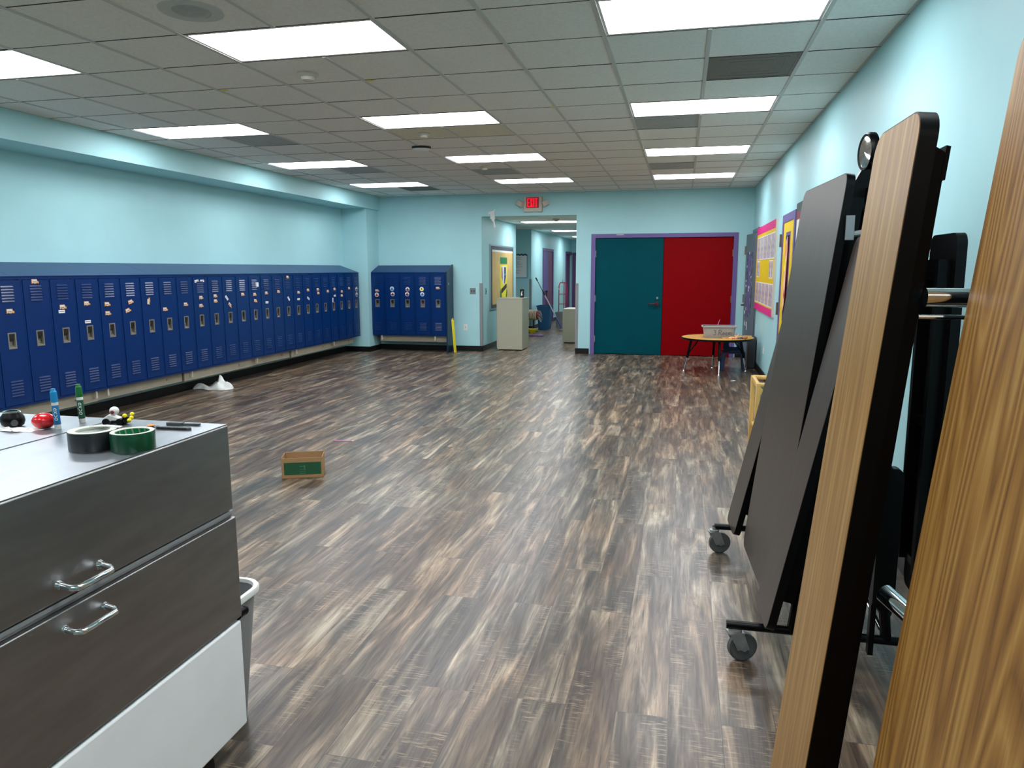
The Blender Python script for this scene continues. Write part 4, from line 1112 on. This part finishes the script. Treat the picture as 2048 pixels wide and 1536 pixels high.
o = MB().box(-.16, -.1, 0, .16, .1, .03).build('purple_mat', M['purple_dark'], None, loc=(-3.3, 16.75, 0), bevel=.008); tag(o, 'purple flat pad on the hallway floor by the beige cabinet', 'pad')
# bins
def hall_bin(lab, m_, x, y, w, d_, h_):
    t = thing('trash_bin', lab, 'trash bin', (x, y, 0))
    loft(MB(), [rr_ring(w*.78, d_*.8, .03, 0), rr_ring(w, d_, .04, h_-.02), rr_ring(w*.96, d_*.95, .04, h_-.02), rr_ring(w*.74, d_*.76, .03, .02)], cap1=True).build('body', M[m_], t)
    loft(MB(), [rr_ring(w, d_, .04, h_-.03), rr_ring(w+.03, d_+.03, .05, h_-.03), rr_ring(w+.03, d_+.03, .05, h_), rr_ring(w*.96, d_*.95, .04, h_)], cap0=False).build('rim', M[m_], t)
    return t
hall_bin('blue recycling bin standing in the hallway', 'bluebin', -3.47, 18.75, .34, .5, .62)
hall_bin('grey trash bin right of the blue recycling bin', 'greybin', -3.12, 19.25, .26, .36, .42)
# dust mop pole
t = thing('mop', 'long handled mop leaning in the hallway across the bins', 'mop', (-3.0, 18.35, 0))
A, B = Vector((.06, 0, .03)), Vector((-.68, .25, 1.33))
def P_(k): return A.lerp(B, k)
MB().tube([P_(.22), P_(.72)], .014, 12).build('pole', M['alu'], t)
MB().tube([P_(.72), P_(.94)], .010, 10).build('upper_pole', M['ink_grey'], t)
MB().tube([P_(.94), P_(1)], .018, 10).build('grip', M['black'], t)
MB().tube([P_(.66), P_(.74)], .019, 10).build('collar', M['black'], t)
MB().tube([P_(.04), P_(.24)], .019, 10).build('socket', M['mop_blue'], t)
MB().box(-.02, -.03, 0, .1, .03, .03).build('mop_head', M['greybin'], t, bevel=.008)
# hand truck
t = thing('hand_truck', 'red metal hand truck standing in the hallway', 'hand truck', (-3.15, 19.9, 0))
for x in (-.15, .09):
    pass
m_ = MB().tube([(-.16, .1, .1), (-.16, .12, 1.10), (-.13, .13, 1.18), (.03, .13, 1.18), (.06, .12, 1.10), (.06, .1, .1)], .014, 10)
m_.tube([(-.02, .11, .1), (-.02, .13, 1.17)], .012, 8)
m_.build('frame', M['handred'], t)
for z in (.3, .6, .87): MB().tube([(-.16, .11, z), (.06, .11, z)], .010, 8).build('rung', M['handred'], t)
MB().box(-.2, -.12, .0, .2, .1, .015).build('toe_plate', M['handred'], t)
for x in (-.23, .1): MB().cyl((x, .17, .1), (x+.04, .17, .1), .1, n=24).build('wheel', M['rubber'], t)
MB().tube([(-.12, .08, .95), (-.2, .06, 1.08)], .008, 6).build('strap', M['offwhite'], t)

# ------------------------------------------------------------------ wooden stand by right wall
t = thing('wooden_stand', 'light birch wooden stand behind the dark folding table', 'stand', (.63, 6.2, 0))
for x, y in ((0, 0), (0, .45), (.42, 0), (.42, .45)): MB().box(x-.018, y-.02, 0, x+.018, y+.02, .625).build('leg', M['birch'], t, bevel=.006)
for y in (0, .45): MB().tube([(-.0, y, .61), (.42, y, .61)], .02, 14).build('top_rail', M['birch'], t)
MB().box(-.014, 0, .585, .014, .45, .625).build('side_rail', M['birch'], t, bevel=.004)
for y in (0, .45):
    MB().hexa([(.0, y-.012, .56), (.05, y-.012, .50), (.05, y+.012, .50), (0, y+.012, .56)], [(.0, y-.012, .595), (.22, y-.012, .36), (.22, y+.012, .36), (0, y+.012, .595)]).build('brace', M['birch'], t)
MB().box(0, .0, .2, .42, .45, .22).build('shelf', M['birch'], t)

# ------------------------------------------------------------------ folding tables
def panel(name, parent, bot_near, bot_far, top_near, top_far, face, thick, root, r=.05, rails=True, edge=.030, side=1):
    """laminated panel from corner points (near/far run along the room, bottom/top up); laminate side faces -X when side=1"""
    bn, bf, tn, tf = [Vector(q)-root for q in (bot_near, bot_far, top_near, top_far)]
    ex = ((bf-bn)+(tf-tn)).normalized(); ez = ((tn-bn)+(tf-bf)).normalized(); ez = (ez-ex*ez.dot(ex)).normalized()
    ey = ez.cross(ex)                                  # outward (laminate) or inward
    if (ey.x > 0) == (side == 1): ey = -ey
    c = (bn+bf+tn+tf)/4
    w = ((bf-bn).length+(tf-tn).length)/2; l = ((tn-bn).length+(tf-bf).length)/2
    # local frame: x along width, y = -ey thickness direction (into the table), z along length
    m = Matrix((ex, -ey, ez)).transposed().to_4x4(); m.translation = c
    mb = MB()
    out = rrect(-w/2, -l/2, w/2, l/2, r, 7)
    mb.prism([(a, b) for a, b in out], 0, edge, 'y', 0)
    ins = rrect(-w/2+.003, -l/2+.003, w/2-.003, l/2-.003, max(r-.003, .004), 7)
    mb.prism(ins, -.0012, .001, 'y', 1)
    o = mb.build(name, [M['blackplastic'], M[face]], parent, bevel=0)
    o.matrix_local = m
    if rails:
        rl = MB()
        for x in (-w/2+.035, w/2-.065): rl.box(x, edge, -l/2+.12, x+.03, edge+thick, l/2-.085)
        for z in (-l/2+.14, 0, l/2-.14): rl.box(-w/2+.065, edge, z-.015, w/2-.065, edge+thick*.6, z+.015)
        rr = rl.build('underframe', M['blackmetal'], o)
    return o
def caster(parent, x, y, zt, rot, lab=None):
    """swivel caster under a tube end; wheel trails"""
    c = Matrix.Translation((x, y, 0)) @ Matrix.Rotation(rot, 4, 'Z')
    f = MB()
    f.lathe([(.026, zt-.03), (.026, zt-.018), (.012, zt-.016), (.012, zt)], 16)
    for s in (-1, 1):
        f.hexa([(.005, s*.019-.002, .05), (.055, s*.019-.002, .05), (.055, s*.019+.002, .05), (.005, s*.019+.002, .05)],
               [(-.028, s*.022-.002, zt-.03), (.028, s*.022-.002, zt-.03), (.028, s*.022+.002, zt-.03), (-.028, s*.022+.002, zt-.03)])
    f.box(-.03, -.024, zt-.034, .03, .024, zt-.028)
    f.xf(c); o = f.build('caster', M['zinc'], parent)
    w = MB(); rad = .058
    w.tube([(.032, -.015, rad), (.032, .015, rad)], rad-.006, 28).tube([(.032, -.011, rad), (.032, .011, rad)], rad, 28)
    w.xf(c); w.build('wheel', M['rubber'], o)
    MB().cyl((.032, -.026, rad), (.032, .026, rad), .012, n=12).xf(c).build('axle', M['plate'], o)
    return o
# dark table
R0 = Vector((.62, 3.38, 0))
t = thing('folding_table', 'dark brown folding cafeteria table stored upright on casters', 'folding table', tuple(R0))
panel('tabletop', t, (.388, 3.0, .16), (.345, 3.74, .16), (.588, 3.0, 1.905), (.543, 3.74, 1.905), 'dark_laminate', .05, R0, .05)
panel('bench', t, (.345, 2.70, .21), (.335, 2.965, .21), (.632, 2.70, 1.665), (.62, 2.965, 1.665), 'dark_laminate', .05, R0, .04)
panel('bench', t, (.303, 3.83, .165), (.285, 4.10, .165), (.62, 3.83, 1.64), (.60, 4.10, 1.64), 'dark_laminate', .05, R0, .04)
panel('tabletop', t, (.86, 3.0, .16), (.83, 3.74, .16), (.715, 3.0, 1.86), (.685, 3.74, 1.86), 'dark_laminate', .04, R0, .05, side=-1)
wb_ = panel('bench', t, (.895, 2.66, .36), (.895, 2.93, .36), (.89, 2.66, 1.665), (.89, 2.93, 1.665), 'dark_laminate', .04, R0, .04, side=-1)
def RL(m_): return m_.xf(Matrix.Translation(-R0))
for y in (2.85, 4.0):
    fr = MB(); fr.tube([(.215, y, .15), (1.08, y, .15)], .017, 12)
    fr.tube([(.46, y, .15), (.62, y+.06*(1 if y < 3 else -1), 1.35)], .02, 10).tube([(.80, y, .15), (.67, y+.06*(1 if y < 3 else -1), 1.35)], .02, 10)
    RL(fr).build('base_frame', M['blackmetal'], t)
RL(MB().tube([(.80, 2.86, .15), (.82, 3.99, .15)], .013, 12).tube([(.50, 2.86, .14), (.50, 3.99, .14)], .013, 12)).build('stretcher', M['chrome'], t)
for x, y, ro in ((.25, 2.85, .35), (.215, 3.995, .3), (1.05, 2.85, 2.4), (1.05, 4.0, 2.4)): RL_ = caster(t, x-R0.x, y-R0.y, .152, ro)
RL(MB().prism(rrect(.715, .33, .775, .86, .028, 6), 2.70, 2.745, 'y').box(.70, 2.69, .36, .722, 2.74, .86).box(.70, 2.70, .16, .718, 2.73, .36)).build('support_leg', M['blackmetal'], t)
# lock hinge between the two halves with bracket and rod
RL(MB().box(.585, 2.985, 1.655, .615, 2.992, 1.745)).build('latch_plate', M['plate'], t)
RL(MB().tube([(.605, 3.0, 1.675), (.78, 3.02, 1.70)], .012, 10)).build('lock_rod', M['zinc'], t)
hg = MB()
hg.prism([(.58, 1.72), (.60, 1.88), (.64, 1.885), (.66, 1.925), (.70, 1.93), (.69, 1.955), (.735, 1.955), (.78, 1.94), (.80, 1.90), (.84, 1.86), (.84, 1.70), (.76, 1.82), (.68, 1.84), (.655, 1.72)], 3.15, 3.19, 'y')
RL(hg).build('top_hinge', M['blackmetal'], t)
RL(MB().prism([(.675, 1.45), (.83, 1.45), (.83, 1.84), (.76, 1.855), (.70, 1.835), (.675, 1.80)], 3.26, 3.30, 'y')).build('center_panel', M['darkgrey'], t)
RL(MB().prism([(.675, 1.80), (.70, 1.835), (.76, 1.855), (.83, 1.84), (.83, 1.86), (.76, 1.885), (.695, 1.87), (.668, 1.82)], 3.24, 3.30, 'y')).build('panel_cap', M['offwhite'], t)
# round mirror standing on the folded dark table
t = thing('round_mirror', 'small oval black framed mirror above the dark folded table', 'mirror', (.69, 3.206, 1.925))
mm = Matrix.Translation((0, 0, .075)) @ Matrix.Rotation(math.radians(-77), 4, 'Z') @ Matrix.Rotation(PI/2, 4, 'X')
MB().lathe([(.050, .012), (.058, .014), (.064, .004), (.064, -.016), (.05, -.024), (1e-5, -.026)], 40, sy=1.18).xf(mm).build('frame', M['blackplastic'], t)
MB().lathe([(1e-5, .013), (.052, .011)], 40, sy=1.18).xf(mm).build('glass', M['mirror'], t)
MB().box(-.012, -.012, -.02, .012, .012, .012).build('stem', M['blackplastic'], t)
# oak table
R1 = Vector((.55, 1.15, 0))
t = thing('folding_table', 'honey oak folding cafeteria table stored upright in the right foreground', 'folding table', tuple(R1))
panel('tabletop', t, (.325, .56, .16), (.325, 1.34, .16), (.498, .56, 1.92), (.498, 1.34, 1.92), 'oak', .05, R1, .05)
panel('bench', t, (.236, 1.42, .17), (.232, 1.715, .17), (.390, 1.42, 1.822), (.386, 1.715, 1.822), 'oakseat', .02, R1, .05)
def RM(m_): return m_.xf(Matrix.Translation(-R1))
# near side apron of the bench frame, a bit short of the top
RM(MB().hexa([(.276, 1.432, .30), (.312, 1.432, .30), (.312, 1.70, .30), (.276, 1.70, .30)], [(.403, 1.432, 1.765), (.434, 1.432, 1.745), (.434, 1.70, 1.745), (.403, 1.70, 1.765)])).build('bench_frame', M['blackmetal'], t)
RM(MB().hexa([(.427, 1.43, 1.70), (.434, 1.43, 1.70), (.434, 1.7, 1.70), (.427, 1.7, 1.70)], [(.432, 1.43, 1.758), (.439, 1.43, 1.756), (.439, 1.7, 1.756), (.432, 1.7, 1.758)])).build('frame_lip', M['blackmetal'], t)
panel('tabletop', t, (.98, .56, .16), (.98, 1.34, .16), (.80, .56, 1.90), (.80, 1.34, 1.90), 'oak', .05, R1, .05, side=-1)
panel('bench', t, (.236, .18, .17), (.236, .475, .17), (.390, .18, 1.822), (.390, .475, 1.822), 'oakseat', .055, R1, .05)
RM(MB().tube([(.41, 1.40, 1.50), (.86, 1.39, 1.50)], .0165, 16)).build('cross_tube', M['chrome'], t)
RM(MB().tube([(.40, 1.395, 1.467), (.86, 1.385, 1.467)], .004, 8)).build('cross_rod', M['chrome'], t)
RM(MB().tube([(.40, 1.46, .93), (.42, 1.42, .92), (.60, 1.22, .80)], .018, 16)).build('brace_tube', M['chrome'], t)
for y in (.42, 1.39):
    fr = MB(); fr.tube([(.15, y, .15), (1.05, y, .15)], .017, 12)
    fr.tube([(.40, y, .15), (.60, y, 1.35)], .02, 10).tube([(.92, y, .15), (.72, y, 1.35)], .02, 10)
    RM(fr).build('base_frame', M['blackmetal'], t)
for x, y, ro in ((.19, .42, .3), (.19, 1.39, .3), (1.02, .42, 2.5), (1.02, 1.39, 2.5)): caster(t, x-R1.x, y-R1.y, .152, ro)

# ------------------------------------------------------------------ world, view
w = bpy.data.worlds.new('world'); SC.world = w; w.use_nodes = True
w.node_tree.nodes['Background'].inputs[0].default_value = (.5, .55, .6, 1)
w.node_tree.nodes['Background'].inputs[1].default_value = .02
vs = SC.view_settings
vs.view_transform = 'Standard'; vs.look = 'None'; vs.gamma = 1; vs.use_curve_mapping = False; vs.exposure = 1.88
cy = SC.cycles
cy.max_bounces = 12; cy.diffuse_bounces = 8; cy.glossy_bounces = 4
cy.caustics_reflective = False; cy.caustics_refractive = False
cy.use_denoising = True
cy.sample_clamp_indirect = 8
